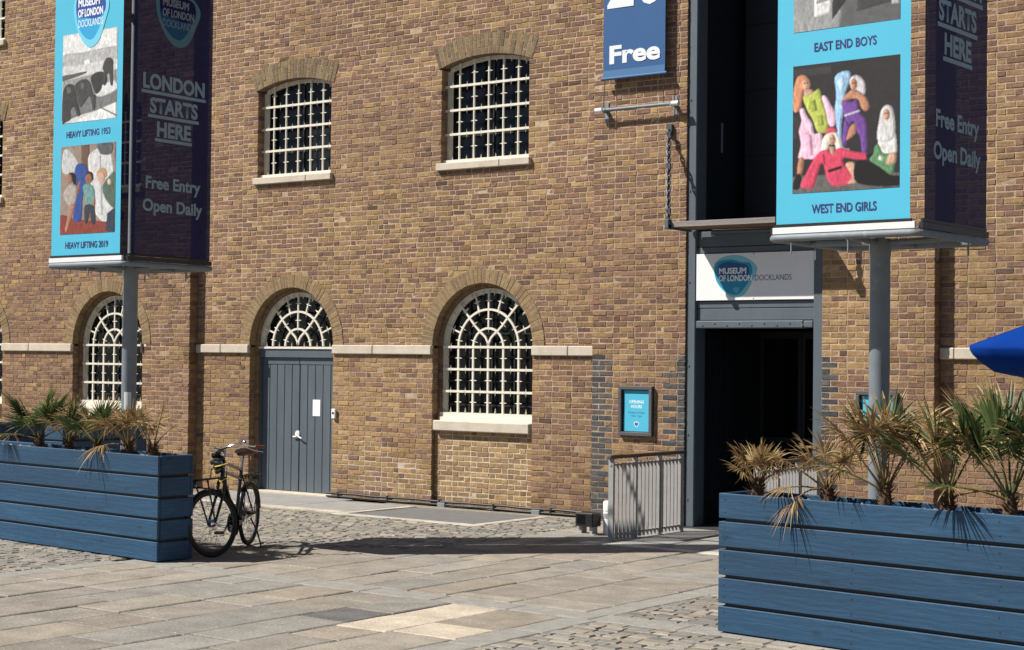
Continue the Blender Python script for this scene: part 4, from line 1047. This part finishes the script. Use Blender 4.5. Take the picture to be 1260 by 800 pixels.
# ================================================================== railings
def railing(x, y0, y1, label):
    r = empty('railing', (x, (y0 + y1) / 2, 0)); tag(r, label, 'railing', 'slatted railings either side of the entrance'); L = (y1 - y0) / 2
    mb = MB(); mb.box(-.035, .035, -L - .03, L + .03, .985, 1.03, bev=.008); mb.build('handrail', MAT['raildark'], r)
    for t in (-L + .02, -L * .34, L * .34, L - .02):
        mb = MB(); mb.box(-.034, .034, t - .012, t + .012, -.01, .985); mb.build('post', MAT['railgrey'], r)
    mb = MB(); mb.box(-.012, .012, -L, L, .90, .925); mb.box(-.012, .012, -L, L, .06, .085); mb.build('rail', MAT['railgrey'], r)
    n = 19
    for i in range(n):
        t = lerp(-L + .06, L - .06, i / (n - 1))
        mb = MB(); mb.box(-.021, .021, t - .006, t + .006, .015, .93); mb.build('baluster', MAT['railgrey'], r)
    return r
railing(-10.76, -2.30, -.62, 'grey slatted railing left of the doorway with dark timber handrail')
railing(-8.86, -2.20, -.62, 'grey slatted railing right of the doorway half hidden by dead palm')

# floodlight box and white post beside the railing
fb = empty('floodlight', (-11.42, -1.78, 0)); tag(fb, 'small black floodlight box on a low stand left of the railing', 'floodlight')
mb = MB(); mb.box(-.13, .13, -.1, .1, .10, .27, bev=.01); mb.build('housing', MAT['black'], fb)
mb = MB(); mb.box(-.10, .02, -.105, -.099, .13, .245); mb.build('lens', MAT['glass'], fb)
mb = MB(); mb.box(-.1, -.06, -.06, .06, -.01, .1); mb.box(.06, .1, -.06, .06, -.01, .1); mb.box(-.15, .15, -.1, .1, -.01, .012); mb.build('stand', MAT['railgrey'], fb)
wc = MB(); wc.lathe([(0, -.01), (.07, -.01), (.07, .28), (.062, .285), (.062, .29), (.07, .295), (.07, .40), (.06, .415), (0, .415)], (0, 0, 0), 16)
o = wc.build('marker_post', MAT['signwhite'], None, (-11.22, -1.62, 0), smooth=True); tag(o, 'short white cylindrical post behind the floodlight box', 'post')
mb = MB(); mb.lathe([(.0715, .2), (.0715, .26)], (0, 0, 0), 16); mb.build('band', MAT['railgrey'], o)

# conduit along the foot of the wall
cp = empty('conduit_pipe', (-15, 0, 0)); tag(cp, 'pair of black conduit pipes running along the foot of the brick wall', 'pipe')
for z, y, r in ((.075, -.045, .018), (.028, -.05, .014)):
    mb = MB(); pts = [(x, y + jit(.006), z + jit(.006) + .0) for x in [(-2.45 + i * .31) for i in range(17)]]
    mb.tube(pts, r, 10); mb.build('pipe', MAT['black'], cp, smooth=True)
for x in (-.15, 1.55):
    mb = MB(); mb.box(x - .07, x + .07, -.08, .0, -.01, .06, bev=.006); mb.build('bracket', MAT['galv'], cp)
for i in range(5):
    mb = MB(); x = -2.2 + i * 1.0; mb.box(x - .010, x + .010, -.07, .0, .0, .1); mb.build('clip', MAT['steel'], cp)

# ================================================================== planters
def planter(loc, rz, L, D, label, name='timber_planter'):
    r = empty(name, loc, rz); tag(r, label, 'planter', 'blue timber planters')
    bh, gp = .1985, .0265
    for k in range(5):
        z0 = .012 + k * (bh + gp)
        for side in range(4):
            mb = MB(); j = jit(.003); t = .036
            if side == 0: mb.box(0, L, j, t + j, z0, z0 + bh, bev=.005)
            elif side == 1: mb.box(0, L, D - t, D, z0, z0 + bh, bev=.005)
            elif side == 2: mb.box(L - t + j, L + j, t + .002 + abs(j), D - t - .002, z0, z0 + bh, bev=.005)
            else: mb.box(j, t + j, t + .002 + abs(j), D - t - .002, z0, z0 + bh, bev=.005)
            bo = mb.build('board', MAT['planter'], r)
            if side == 0:
                sm = MB()
                for sx in (.06, L * .34, L * .67, L - .06):
                    for sz in (.05, .15): sm.lathe([(0, -.0025), (.006, -.002), (.007, .001)], (sx + jit(.006), j, z0 + sz + jit(.005)), 8, axis='y')
                tag(sm.build('screws', MAT['steel'], bo), kind='stuff')
    mb = MB(); t = .042
    for a in ((t, L - t, t, t + .02), (t, L - t, D - t - .02, D - t), (t, t + .02, t + .02, D - t - .02), (L - t - .02, L - t, t + .02, D - t - .02)): mb.box(a[0], a[1], a[2], a[3], .0, 1.07)
    mb.build('liner', MAT['black'], r)
    # soil with a slightly lumpy top
    mb = MB(); n = max(8, int(L / .09)); m = 6; x0, x1, y0, y1 = t + .02, L - t - .02, t + .02, D - t - .02
    vs = [(lerp(x0, x1, i / n), lerp(y0, y1, j / m), 1.055 + jit(.022)) for j in range(m + 1) for i in range(n + 1)]
    mb.add(vs, [(j * (n + 1) + i, j * (n + 1) + i + 1, (j + 1) * (n + 1) + i + 1, (j + 1) * (n + 1) + i) for j in range(m) for i in range(n)])
    mb.box(x0, x1, y0, y1, .0, 1.02); mb.build('soil', MAT['soil'], r, recalc=False)
    mb = MB()
    for i in range(int(L * 26)):
        x, y, s = random.uniform(x0, x1), random.uniform(y0, y1), random.uniform(.010, .026)
        M = Matrix.Translation((x, y, 1.075)) @ Matrix.Rotation(random.random() * 6, 4, 'Z') @ Matrix.Rotation(jit(.5), 4, 'X')
        mb.box(-s, s, -s * .7, s * .7, -s * .4, s * .5, bev=s * .4, M=M)
    tag(mb.build('pebbles', MAT['stone'], r), kind='stuff')
    return r
PLW = .46
pl = planter((-17.16, -6.875, 0), math.atan2(-7.242 + 6.965, 3.014), 4.0, PLW, 'long blue timber planter of dwarf palms beside the bicycle')
aR = math.radians(-6.5)
prr = planter((-6.49, -7.30, 0), aR, 3.6, PLW, 'long blue timber planter of half dead palms at the right foreground')
# planters standing end-on further back on the left
planter((-20.03, -3.38, 0), 0, .42, 1.6, 'blue planter standing end-on to the wall behind the left palms')
planter((-21.6, -3.5, 0), 0, .42, 1.6, 'blue planter at the left edge furthest back behind the palms')

# ================================================================== palms
def frond(parent, az, el, pet, R, kind, start, seed, droop=.3):
    rnd = random.Random(seed); mb = MB(); ju = lambda a: rnd.uniform(-a, a)
    d = Vector((math.cos(az) * math.cos(el), math.sin(az) * math.cos(el), math.sin(el)))
    side = Vector((-math.sin(az), math.cos(az), 0)); up = side.cross(d) * -1
    if up.z < 0: up = -up
    green = [(.065, .105, .032), (.09, .135, .04), (.05, .088, .034), (.125, .155, .055)]
    brown = [(.38, .25, .11), (.46, .33, .16), (.30, .19, .085), (.54, .42, .23), (.24, .15, .07)]
    p0 = Vector(start); ctrl = []
    nseg = 5
    for i in range(nseg + 1):
        t = i / nseg; ctrl.append(p0 + d * pet * t - Vector((0, 0, droop * pet * .5 * t * t)))
    pc = {'green': (.11, .14, .05), 'mixed': (.2, .17, .07), 'brown': (.30, .21, .10)}[kind]
    mb.tube(ctrl, [.011 - .006 * i / nseg for i in range(nseg + 1)], 5, pc)
    c = ctrl[-1]; d2 = (ctrl[-1] - ctrl[-2]).normalized(); up2 = side.cross(d2); up2 = up2 if up2.z > 0 else -up2
    n = 42 if kind != 'brown' else 36; span = math.radians(118 if kind != 'brown' else 105)
    for i in range(n):
        a = lerp(-span, span, (i + .5) / n) + ju(.05 if kind != 'brown' else .2)
        dead = kind == 'brown' or (kind == 'mixed' and rnd.random() < .45) or (kind == 'green' and rnd.random() < .06)
        ld = d2 * math.cos(a) + side * math.sin(a); L = R * (.72 + .28 * math.cos(a * .8)) * rnd.uniform(.9, 1.05)
        if dead and kind == 'brown': L *= rnd.uniform(.65, 1.05)
        dr = (rnd.uniform(.12, .4) if not dead else rnd.uniform(.35, 1.0)) * (1 if droop < .6 else 1.6); tw = ju(.15) if not dead else ju(.55)
        wbase = 2 * span / n * .46; across0 = (ld.cross(up2)).normalized()
        col = sc(rnd.choice(brown if dead else green), rnd.uniform(.8, 1.2)); tip = sc(rnd.choice(brown), .9) if not dead and rnd.random() < .7 else col
        pts = []; prof = ((.0, .10), (.22, .75), (.45, 1.0), (.72, .62), (.92, .25), (1.0, .02)) if not dead else ((0, .1), (.25, .5), (.5, .55), (.75, .4), (1, .03))
        wmax = wbase * L * (.62 if not dead else .85)
        vs = []
        for t, w in prof:
            q = c + ld * L * t + across0 * tw * L * .35 * t * t - Vector((0, 0, 1)) * dr * L * .55 * t * t * (t if not dead else 1) + up2 * .02 * t
            ac = across0 * (w * wmax); fold = up2 * (w * wmax * .55)
            vs += [q - ac + fold, q, q + ac + fold]
        m = len(prof)
        for j in range(m - 1):
            k0 = 3 * j; mb_c = tip if j >= m - 3 else col
            mb.add([vs[k0], vs[k0 + 1], vs[k0 + 4], vs[k0 + 3], vs[k0 + 2], vs[k0 + 5]], [(0, 1, 2, 3), (1, 4, 5, 2)], mb_c)
    return mb.build('frond', MAT['leaf'], parent, recalc=False)
palm_seed = 100
def palm(par, t_px, label, size, spec, lean=(0, 0), depth=.55, cat='palm'):
    """stands in planter `par` at the place along it that shows at photo column t_px"""
    global palm_seed
    rz = par.rotation_euler[2]; ux, uy = math.cos(rz), math.sin(rz); lo, hi = 0.05, 5.5
    def at(t): return (par.location[0] + ux * t - uy * PLW * depth, par.location[1] + uy * t + ux * PLW * depth, 1.04)
    for _ in range(40):
        m = (lo + hi) / 2
        if project(at(m))[0] < t_px: lo = m
        else: hi = m
    P = at(lo); r = empty('fan_palm', P); tag(r, label, cat, 'fan palms in the blue planters')
    mb = MB(); rnd = random.Random(palm_seed); th = .13 * size + .03
    n = 12; prof = []
    for i in range(7):
        f = i / 6; prof.append((.056 * (1.15 - .5 * f) * (.8 + .2 * size), -.03 + f * th))
    mb.lathe(prof, (0, 0, 0), n)
    for k in range(80):   # old leaf bases
        a = rnd.uniform(0, 6.28); z = rnd.uniform(.0, th); rr = .054 * (1.1 - .4 * z / th)
        b0 = Vector((rr * math.cos(a), rr * math.sin(a), z)); o = Vector((math.cos(a), math.sin(a), rnd.uniform(.5, 1.5))).normalized() * rnd.uniform(.04, .10)
        s = Vector((-math.sin(a), math.cos(a), 0)) * .012
        mb.add([b0 - s, b0 + s, b0 + o], [(0, 1, 2)])
    mb.build('trunk', MAT['trunk'], r, recalc=False)
    for i, (az, el, pet, R, kind, dr) in enumerate(spec):
        palm_seed += 1
        frond(r, math.radians(az), math.radians(el), pet * size * .84, R * size * 1.12, kind, (lean[0] * .5, lean[1] * .5, th * .7), palm_seed, dr)
    return r
G, Mx, Br = 'green', 'mixed', 'brown'
# azimuth: 0 = +x (right along wall), 216 = towards image left, 306 = towards the camera
def spread(rnd, n, kinds, el0, el1, pet, R, dr=.3, az0=0, az1=360):
    out = []
    for i in range(n):
        f = (i + rnd.uniform(.2, .8)) / n
        out.append((lerp(az0, az1, (i * .618 + rnd.random() * .15) % 1.0), lerp(el1, el0, f), pet * rnd.uniform(.85, 1.12), R * rnd.uniform(.85, 1.1), rnd.choice(kinds), dr * rnd.uniform(.5, 1.2)))
    return out
rp = random.Random(5)
palm(pl, 47, 'lush green fan palm nearest the left edge of the planter by the bicycle', 1.15, [(216, 58, .38, .34, G, .15), (40, 62, .40, .34, G, .15), (215, 22, .34, .26, Mx, .4)] + spread(rp, 6, [G, G, G, Mx], 30, 82, .36, .31, .2))
palm(pl, 85, 'small yellowing palm second from left in the planter by the bicycle', 1.05, [(40, 50, .34, .28, Mx, .2)] + spread(rp, 6, [Mx, Mx, Br], 42, 84, .34, .27, .2))
palm(pl, 119, 'middle green palm in the planter by the bicycle', 1.08, [(216, 42, .34, .32, G, .2), (35, 48, .34, .32, G, .2)] + spread(rp, 5, [G, G, Mx], 40, 82, .34, .30, .2))
palm(pl, 158, 'straw brown withered palm by the pole in the left planter', 1.15, [(216, 48, .36, .32, Br, .3), (36, 48, .34, .3, Br, .3), (216, 20, .3, .26, Br, .6)] + spread(rp, 6, [Br], 42, 84, .35, .28, .25))
palm(pl, 188, 'bare dying palm with long stems at the corner by the bicycle', 1.08, [(216, 60, .46, .22, Br, .1), (210, 70, .42, .22, Br, .1), (36, 78, .48, .18, Br, .2), (30, 58, .40, .15, Br, .5)])
palm(prr, 932, 'dead tan palm at the left end of the right foreground planter', 1.05, [(216, 60, .26, .26, Br, .1), (36, 66, .26, .26, Br, .1), (214, 50, .22, .23, Br, .3), (36, 50, .20, .22, Br, .4)] + spread(rp, 6, [Br], 55, 86, .26, .25, .15))
palm(prr, 1019, 'straw coloured palm drooping over the board second in the right planter', 1.1, [(216, 40, .46, .22, Br, .2), (213, 66, .46, .2, Br, .3), (226, 26, .30, .22, Br, 1.2), (210, 20, .34, .22, Br, .5)] + spread(rp, 6, [Br], 48, 84, .32, .25, .25))
palm(prr, 1089, 'tall half dead palm in front of the right galvanised pole', 1.36, [(216, 55, .42, .33, Br, .1), (36, 60, .44, .33, Br, .1), (208, 34, .34, .22, Mx, .3), (214, 72, .44, .33, Br, .1)] + spread(rp, 7, [Br, Br, Br, Br, Mx], 58, 86, .44, .32, .1))
palm(prr, 1166, 'green palm with brown edges fourth in the right planter', 1.28, [(216, 46, .38, .36, G, .1), (36, 64, .42, .35, G, .1), (36, 20, .36, .22, Br, .4), (214, 74, .40, .3, Br, .1)] + spread(rp, 5, [G, Mx, Br], 55, 84, .40, .30, .15))
palm(prr, 1243, 'largest green palm at the right edge of the photo', 1.36, [(216, 62, .40, .37, G, .05), (36, 66, .44, .37, G, .05), (212, 78, .42, .36, G, .05), (215, 24, .42, .2, Mx, .4)] + spread(rp, 5, [G, G, G, Mx], 50, 84, .42, .33, .1))

# ================================================================== bicycle
bk = empty('bicycle', (-13.40, -5.93, 0), math.atan2(-1.05, .56)); bk.scale = (1.05, 1.05, 1.05); tag(bk, 'black town bicycle with brown saddle and grips parked beside the left planter', 'bicycle')
RH, FH = Vector((-.53, 0, .345)), Vector((.60, 0, .345)); Rw = .315
HT, HB = Vector((.365, 0, .98)), Vector((.405, 0, .80))
ax_ = (HT - HB).normalized(); ST = Matrix.Translation(HB) @ Matrix.Rotation(math.radians(-30), 4, ax_) @ Matrix.Translation(-HB)
def wheel(c, steer):
    T = (lambda p: ST @ Vector(p)) if steer else Vector
    ring = lambda R_, y=0, n=40: [T((c.x + R_ * math.cos(2 * math.pi * i / n), y, c.z + R_ * math.sin(2 * math.pi * i / n))) for i in range(n)]
    mb = MB(); mb.tube(ring(Rw + .009), .024, 8, closed=True); w = mb.build('wheel', MAT['rubber'], bk, smooth='all')
    mb = MB(); mb.tube(ring(Rw - .017), .012, 6, closed=True); mb.build('rim', MAT['steel'], w, smooth='all')
    mb = MB()
    for i in range(32):
        a = 2 * math.pi * i / 32; y = .028 * (1 if i % 2 else -1)
        mb.tube([T((c.x + .025 * math.cos(a + .9 * (1 if i % 4 < 2 else -1)), y, c.z + .025 * math.sin(a + .9 * (1 if i % 4 < 2 else -1)))), T((c.x + (Rw - .02) * math.cos(a), 0, c.z + (Rw - .02) * math.sin(a)))], .0016, 4)
    mb.build('spokes', MAT['galv'], w)
    mb = MB(); mb.tube([T((c.x, -.055, c.z)), T((c.x, -.03, c.z)), T((c.x, .03, c.z)), T((c.x, .055, c.z))], [.012, .04 if steer else .036, .04 if steer else .036, .012], 12); mb.build('hub', MAT['chrome'], w, smooth=True)
    # mudguard and its stays
    a0, a1 = ((40, 205) if steer else (-15, 175)); mb = MB()
    arc = [math.radians(lerp(a0, a1, i / 24)) for i in range(25)]
    vs = []
    for a in arc:
        for y, dr in ((-.026, -.008), (-.012, 0), (.012, 0), (.026, -.008)): vs.append(T((c.x + (Rw + .045 + dr) * math.cos(a), y, c.z + (Rw + .045 + dr) * math.sin(a))))
    mb.add(vs, [(4 * i + j, 4 * i + j + 1, 4 * i + 5 + j, 4 * i + 4 + j) for i in range(24) for j in range(3)])
    ae = math.radians(a1 - 12 if not steer else a1 - 8)
    for y in (-.03, .03): mb.tube([T((c.x, y * 1.6, c.z)), T((c.x + (Rw + .04) * math.cos(ae), y * .9, c.z + (Rw + .04) * math.sin(ae)))], .003, 5)
    mb.build('mudguard', MAT['blackpaint'], w, smooth=True, recalc=False)
    return w
wheel(RH, False); wheel(FH, True)
BB = Vector((-.06, 0, .29)); SB = Vector((-.245, 0, .86))
mb = MB(); tb = lambda *p, r=.016: mb.tube(p, r, 10)
tb(BB, SB, r=.019); tb(HB + Vector((-.005, 0, .02)), BB, r=.024); tb(HT - ax_ * .03, SB - Vector((0, 0, .02)), r=.018); tb(HT - ax_ * .12, SB + (BB - SB) * .20, r=.016); tb(HB - ax_ * .02, HT, r=.022)
for y in (-.05, .05): tb(BB + Vector((0, y * .6, 0)), RH + Vector((0, y, 0)), r=.010); tb(SB + (BB - SB) * .15 + Vector((0, y * .4, 0)), RH + Vector((0, y, 0)), r=.009)
mb.tube([BB + Vector((0, -.05, 0)), BB + Vector((0, .05, 0))], .026, 12)
mb.build('frame', MAT['blackpaint'], bk, smooth=True)
mb = MB()
for y in (-.052, .052):
    mb.tube([ST @ (HB - ax_ * .03 + Vector((0, y * .9, 0))), ST @ (HB - ax_ * .2 + Vector((.02, y, 0))), ST @ (FH + Vector((0, y, 0)))], [.019, .017, .013], 8)
mb.tube([ST @ (HB - ax_ * .03 + Vector((0, -.055, 0))), ST @ (HB - ax_ * .03 + Vector((0, .055, 0)))], .016, 8); mb.tube([ST @ (HB - ax_ * .04), ST @ (HT + ax_ * .10)], .013, 8)
mb.build('fork', MAT['blackpaint'], bk, smooth=True)
stem = HT + ax_ * .12
mb = MB(); hp = []
for y, x, z in ((-.30, -.27, -.02), (-.285, -.16, -.005), (-.25, -.05, .015), (-.16, .02, .03), (-.07, .045, .01), (0, .045, 0), (.07, .045, .01), (.16, .02, .03), (.25, -.05, .015), (.285, -.16, -.005), (.30, -.27, -.02)): hp.append(ST @ (stem + Vector((x, y, z))))
mb.tube(hp, .011, 8); mb.tube([ST @ (HT + ax_ * .02), ST @ stem, ST @ (stem + Vector((.05, 0, 0)))], .014, 8)
hbar = mb.build('handlebar', MAT['chrome'], bk, smooth=True)
for s in (0, -1):
    a, b = (hp[0], hp[1]) if s == 0 else (hp[-1], hp[-2]); mb = MB(); mb.tube([a + (a - b) * .05, a.lerp(b, .3), a.lerp(b, 1.0)], [.017, .0165, .016], 10); mb.build('grip', MAT['leather'], hbar, smooth=True)
    q = hp[2] if s == 0 else hp[-3]; mb = MB(); mb.tube([q + Vector((.02, 0, -.015)), q.lerp(a, .5) + Vector((.02, 0, -.045)), a + Vector((.03, 0, -.05))], .005, 6); mb.build('brake_lever', MAT['chrome'], hbar, smooth=True)
mb = MB(); q = hp[8]; mb.lathe([(0, .052), (.015, .05), (.026, .038), (.03, .018), (.03, .01), (0, .008)], tuple(q), 12); mb.build('bell', MAT['chrome'], hbar, smooth=True)
# saddle
mb = MB(); SZ = Vector((-.30, 0, 1.00)); rows = []
for x, w, z, t in ((-.15, .06, .03, .018), (-.14, .10, .032, .030), (-.10, .122, .032, .036), (-.05, .118, .028, .036), (.0, .085, .02, .032), (.06, .05, .014, .026), (.13, .034, .012, .02), (.155, .016, .010, .010)):
    rows.append([SZ + Vector((x, w * math.cos(a), z + t * math.sin(a))) for a in [2 * math.pi * k / 12 for k in range(12)]])
vs = [p for r_ in rows for p in r_]; fs = [(12 * i + j, 12 * i + (j + 1) % 12, 12 * (i + 1) + (j + 1) % 12, 12 * (i + 1) + j) for i in range(7) for j in range(12)] + [tuple(range(11, -1, -1)), tuple(84 + k for k in range(12))]
mb.add(vs, fs); sad = mb.build('saddle', MAT['leather'], bk, smooth='all')
mb = MB(); mb.tube([SB - Vector((0, 0, .03)), SZ + Vector((-.01, 0, -.01))], .0135, 10)
for k in range(2): mb.tube([SZ + Vector((-.09, .05 - .1 * k, -.03 + .012 * math.sin(i))) + Vector((0, 0, .004 * i - .03)) for i in range(8)], .008, 6)
mb.build('seat_post', MAT['chrome'], sad, smooth=True)
# rear rack, chain case, cranks, stand
mb = MB()
for y in (-.06, -.02, .02, .06): mb.tube([(-.30, y, .755), (-.50, y, .765), (-.78, y, .765)], .005, 6)
for x in (-.32, -.5, -.66, -.78): mb.tube([(x, -.065, .763), (x, .065, .763)], .005, 6)
for y in (-.065, .065): mb.tube([(-.62, y, .763), (RH.x, y * .9, RH.z)], .005, 6); mb.tube([(-.32, y, .758), (-.235, y * .3, .74)], .005, 6)
mb.box(-.80, -.77, -.04, .04, .70, .755); mb.build('rear_rack', MAT['black'], bk, smooth=True)
mb = MB(); prof = []
for a in range(60, 301, 20): prof.append((RH.x + .065 * math.cos(math.radians(a)), RH.z + .065 * math.sin(math.radians(a))))
for a in range(-120, 121, 20): prof.append((BB.x + .10 * math.cos(math.radians(a)), BB.z + .10 * math.sin(math.radians(a))))
n = len(prof); vs = [(x, -.062, z) for x, z in prof] + [(x, -.034, z) for x, z in prof]
mb.add(vs, [tuple(range(n)), tuple(range(2 * n - 1, n - 1, -1))] + [(i, (i + 1) % n, n + (i + 1) % n, n + i) for i in range(n)]); mb.build('chain_case', MAT['blackpaint'], bk)
for s, a in ((-1, math.radians(-35)), (1, math.radians(145))):
    mb = MB(); e = BB + Vector((.17 * math.cos(a), s * .085, .17 * math.sin(a))); mb.tube([BB + Vector((0, s * .06, 0)), BB + Vector((.02 * math.cos(a), s * .08, .02 * math.sin(a))), e], .010, 8); ck = mb.build('crank', MAT['chrome'], bk, smooth=True)
    mb = MB(); mb.box(e.x - .045, e.x + .045, min(e.y, e.y + s * .09), max(e.y, e.y + s * .09), e.z - .014, e.z + .014, bev=.004); mb.build('pedal', MAT['black'], ck)
mb = MB(); mb.tube([(-.40, .06, .31), (-.42, .13, .16), (-.44, .17, .006)], .009, 8); mb.tube([(-.44, .17, .004), (-.38, .18, .004)], .009, 8); mb.build('kickstand', MAT['steel'], bk, smooth=True)
# front carrier with lamp, lock and strap
mb = MB(); T = lambda x, y, z: ST @ Vector((x, y, z))
for y in (-.12, -.06, 0, .06, .12): mb.tube([T(.46, y, .80), T(.80, y, .80)], .009, 6)
for x in (.46, .58, .70, .80): mb.tube([T(x, -.125, .80), T(x, .125, .80)], .009, 6)
for y in (-.1, .1): mb.tube([T(.70, y, .80), T(FH.x, y * .55, FH.z)], .009, 6)
mb.tube([T(.46, -.12, .80), T(.44, -.12, .90), T(.44, .12, .90), T(.46, .12, .80)], .007, 6); mb.tube([T(.405, 0, .80), T(.47, 0, .80)], .012, 6)
fc = mb.build('front_carrier', MAT['black'], bk, smooth=True)
mb = MB(); q = T(.80, 0, .76); mb.lathe([(0, -.05), (.02, -.045), (.034, -.01), (.036, .02), (.03, .026), (0, .03)], tuple(q), 12, axis='x'); mb.build('headlamp', MAT['blackpaint'], fc, smooth=True)
mb = MB()
for i in range(16):
    a = i * .75; mb.tube([T(.43 + .025 * math.cos(a + k), -.03 + .07 * math.sin(a * 1.7 + k), .86 + .012 * i + .02 * k) for k in (0, .8, 1.6)], .021, 6)
mb.build('chain_lock', MAT['black'], bk, smooth=True)
mb = MB(); mb.tube([T(.42, -.09, .93), T(.46, -.03, .92), T(.46, .05, .925), T(.40, .10, .94)], .008, 6); mb.tube([T(.44, .11, .80), T(.47, .04, .76), T(.46, -.05, .80), T(.44, -.08, .90)], .007, 6); mb.build('strap', MAT['yellow'], bk, smooth=True)

# ================================================================== parasol (only its corner is in the picture)
um = empty('parasol', (-4.18, -2.9, 0)); tag(um, 'bright blue canvas parasol corner reaching in at the right edge', 'parasol')
hw_ = 1.5; rz_ = math.radians(8); ZE, ZP = 2.36, 3.05
mb = MB(); n = 16; grid = {}
vs = []; ring_ = []
for q in range(4):
    a, b = [((-1, -1), (1, -1)), ((1, -1), (1, 1)), ((1, 1), (-1, 1)), ((-1, 1), (-1, -1))][q]
    for i in range(n):
        t = i / n; ring_.append((lerp(a[0], b[0], t) * hw_, lerp(a[1], b[1], t) * hw_, t))
N_ = len(ring_); rows = []
for k in range(9):
    f = k / 8; row = []
    for x, y, t in ring_:
        edge = 4 * t * (1 - t); z = lerp(ZP, ZE, f) - .05 * edge * f - .03 * math.sin(f * math.pi) + .03 * math.sin(t * 19 + f * 4) * f * f
        ins = 1 - .05 * edge * f; row.append((x * f * ins, y * f * ins, z))
    rows.append(row)
for dz, k_ in ((-.05, 1.0), (-.11, .985), (-.18, .95), (-.25, .88), (-.29, .78)):
    rows.append([(x * (1 - .05 * 4 * t * (1 - t)) * k_, y * (1 - .05 * 4 * t * (1 - t)) * k_, ZE - .05 * 4 * t * (1 - t) + dz + .012 * math.sin(t * 25 + dz * 30)) for x, y, t in ring_])
vs = [p for r_ in rows for p in r_]
fs = [(k * N_ + i, k * N_ + (i + 1) % N_, (k + 1) * N_ + (i + 1) % N_, (k + 1) * N_ + i) for k in range(len(rows) - 1) for i in range(N_)]
Mz = Matrix.Rotation(rz_, 4, 'Z'); mb.add([Mz @ Vector(p) for p in vs], fs); mb.build('canopy', MAT['umbrella'], um, smooth='all')
mb = MB(); mb.lathe([(0, .08), (.024, .08), (.024, 3.0), (.035, 3.02), (0, 3.1)], (0, 0, 0), 12); mb.build('pole', MAT['raildark'], um, smooth=True)
mb = MB(); mb.box(-.35, .35, -.35, .35, -.02, .08, bev=.02); mb.build('base', MAT['granite'], um)
for q in range(4):
    d = Mz @ Vector(((-1, -1, 0), (1, -1, 0), (1, 1, 0), (-1, 1, 0))[q]); mb = MB(); mb.beam((d.x * .03, d.y * .03, 3.0), (d.x * 1.46, d.y * 1.46, 2.34), .02, .03); mb.build('rib', MAT['raildark'], um)
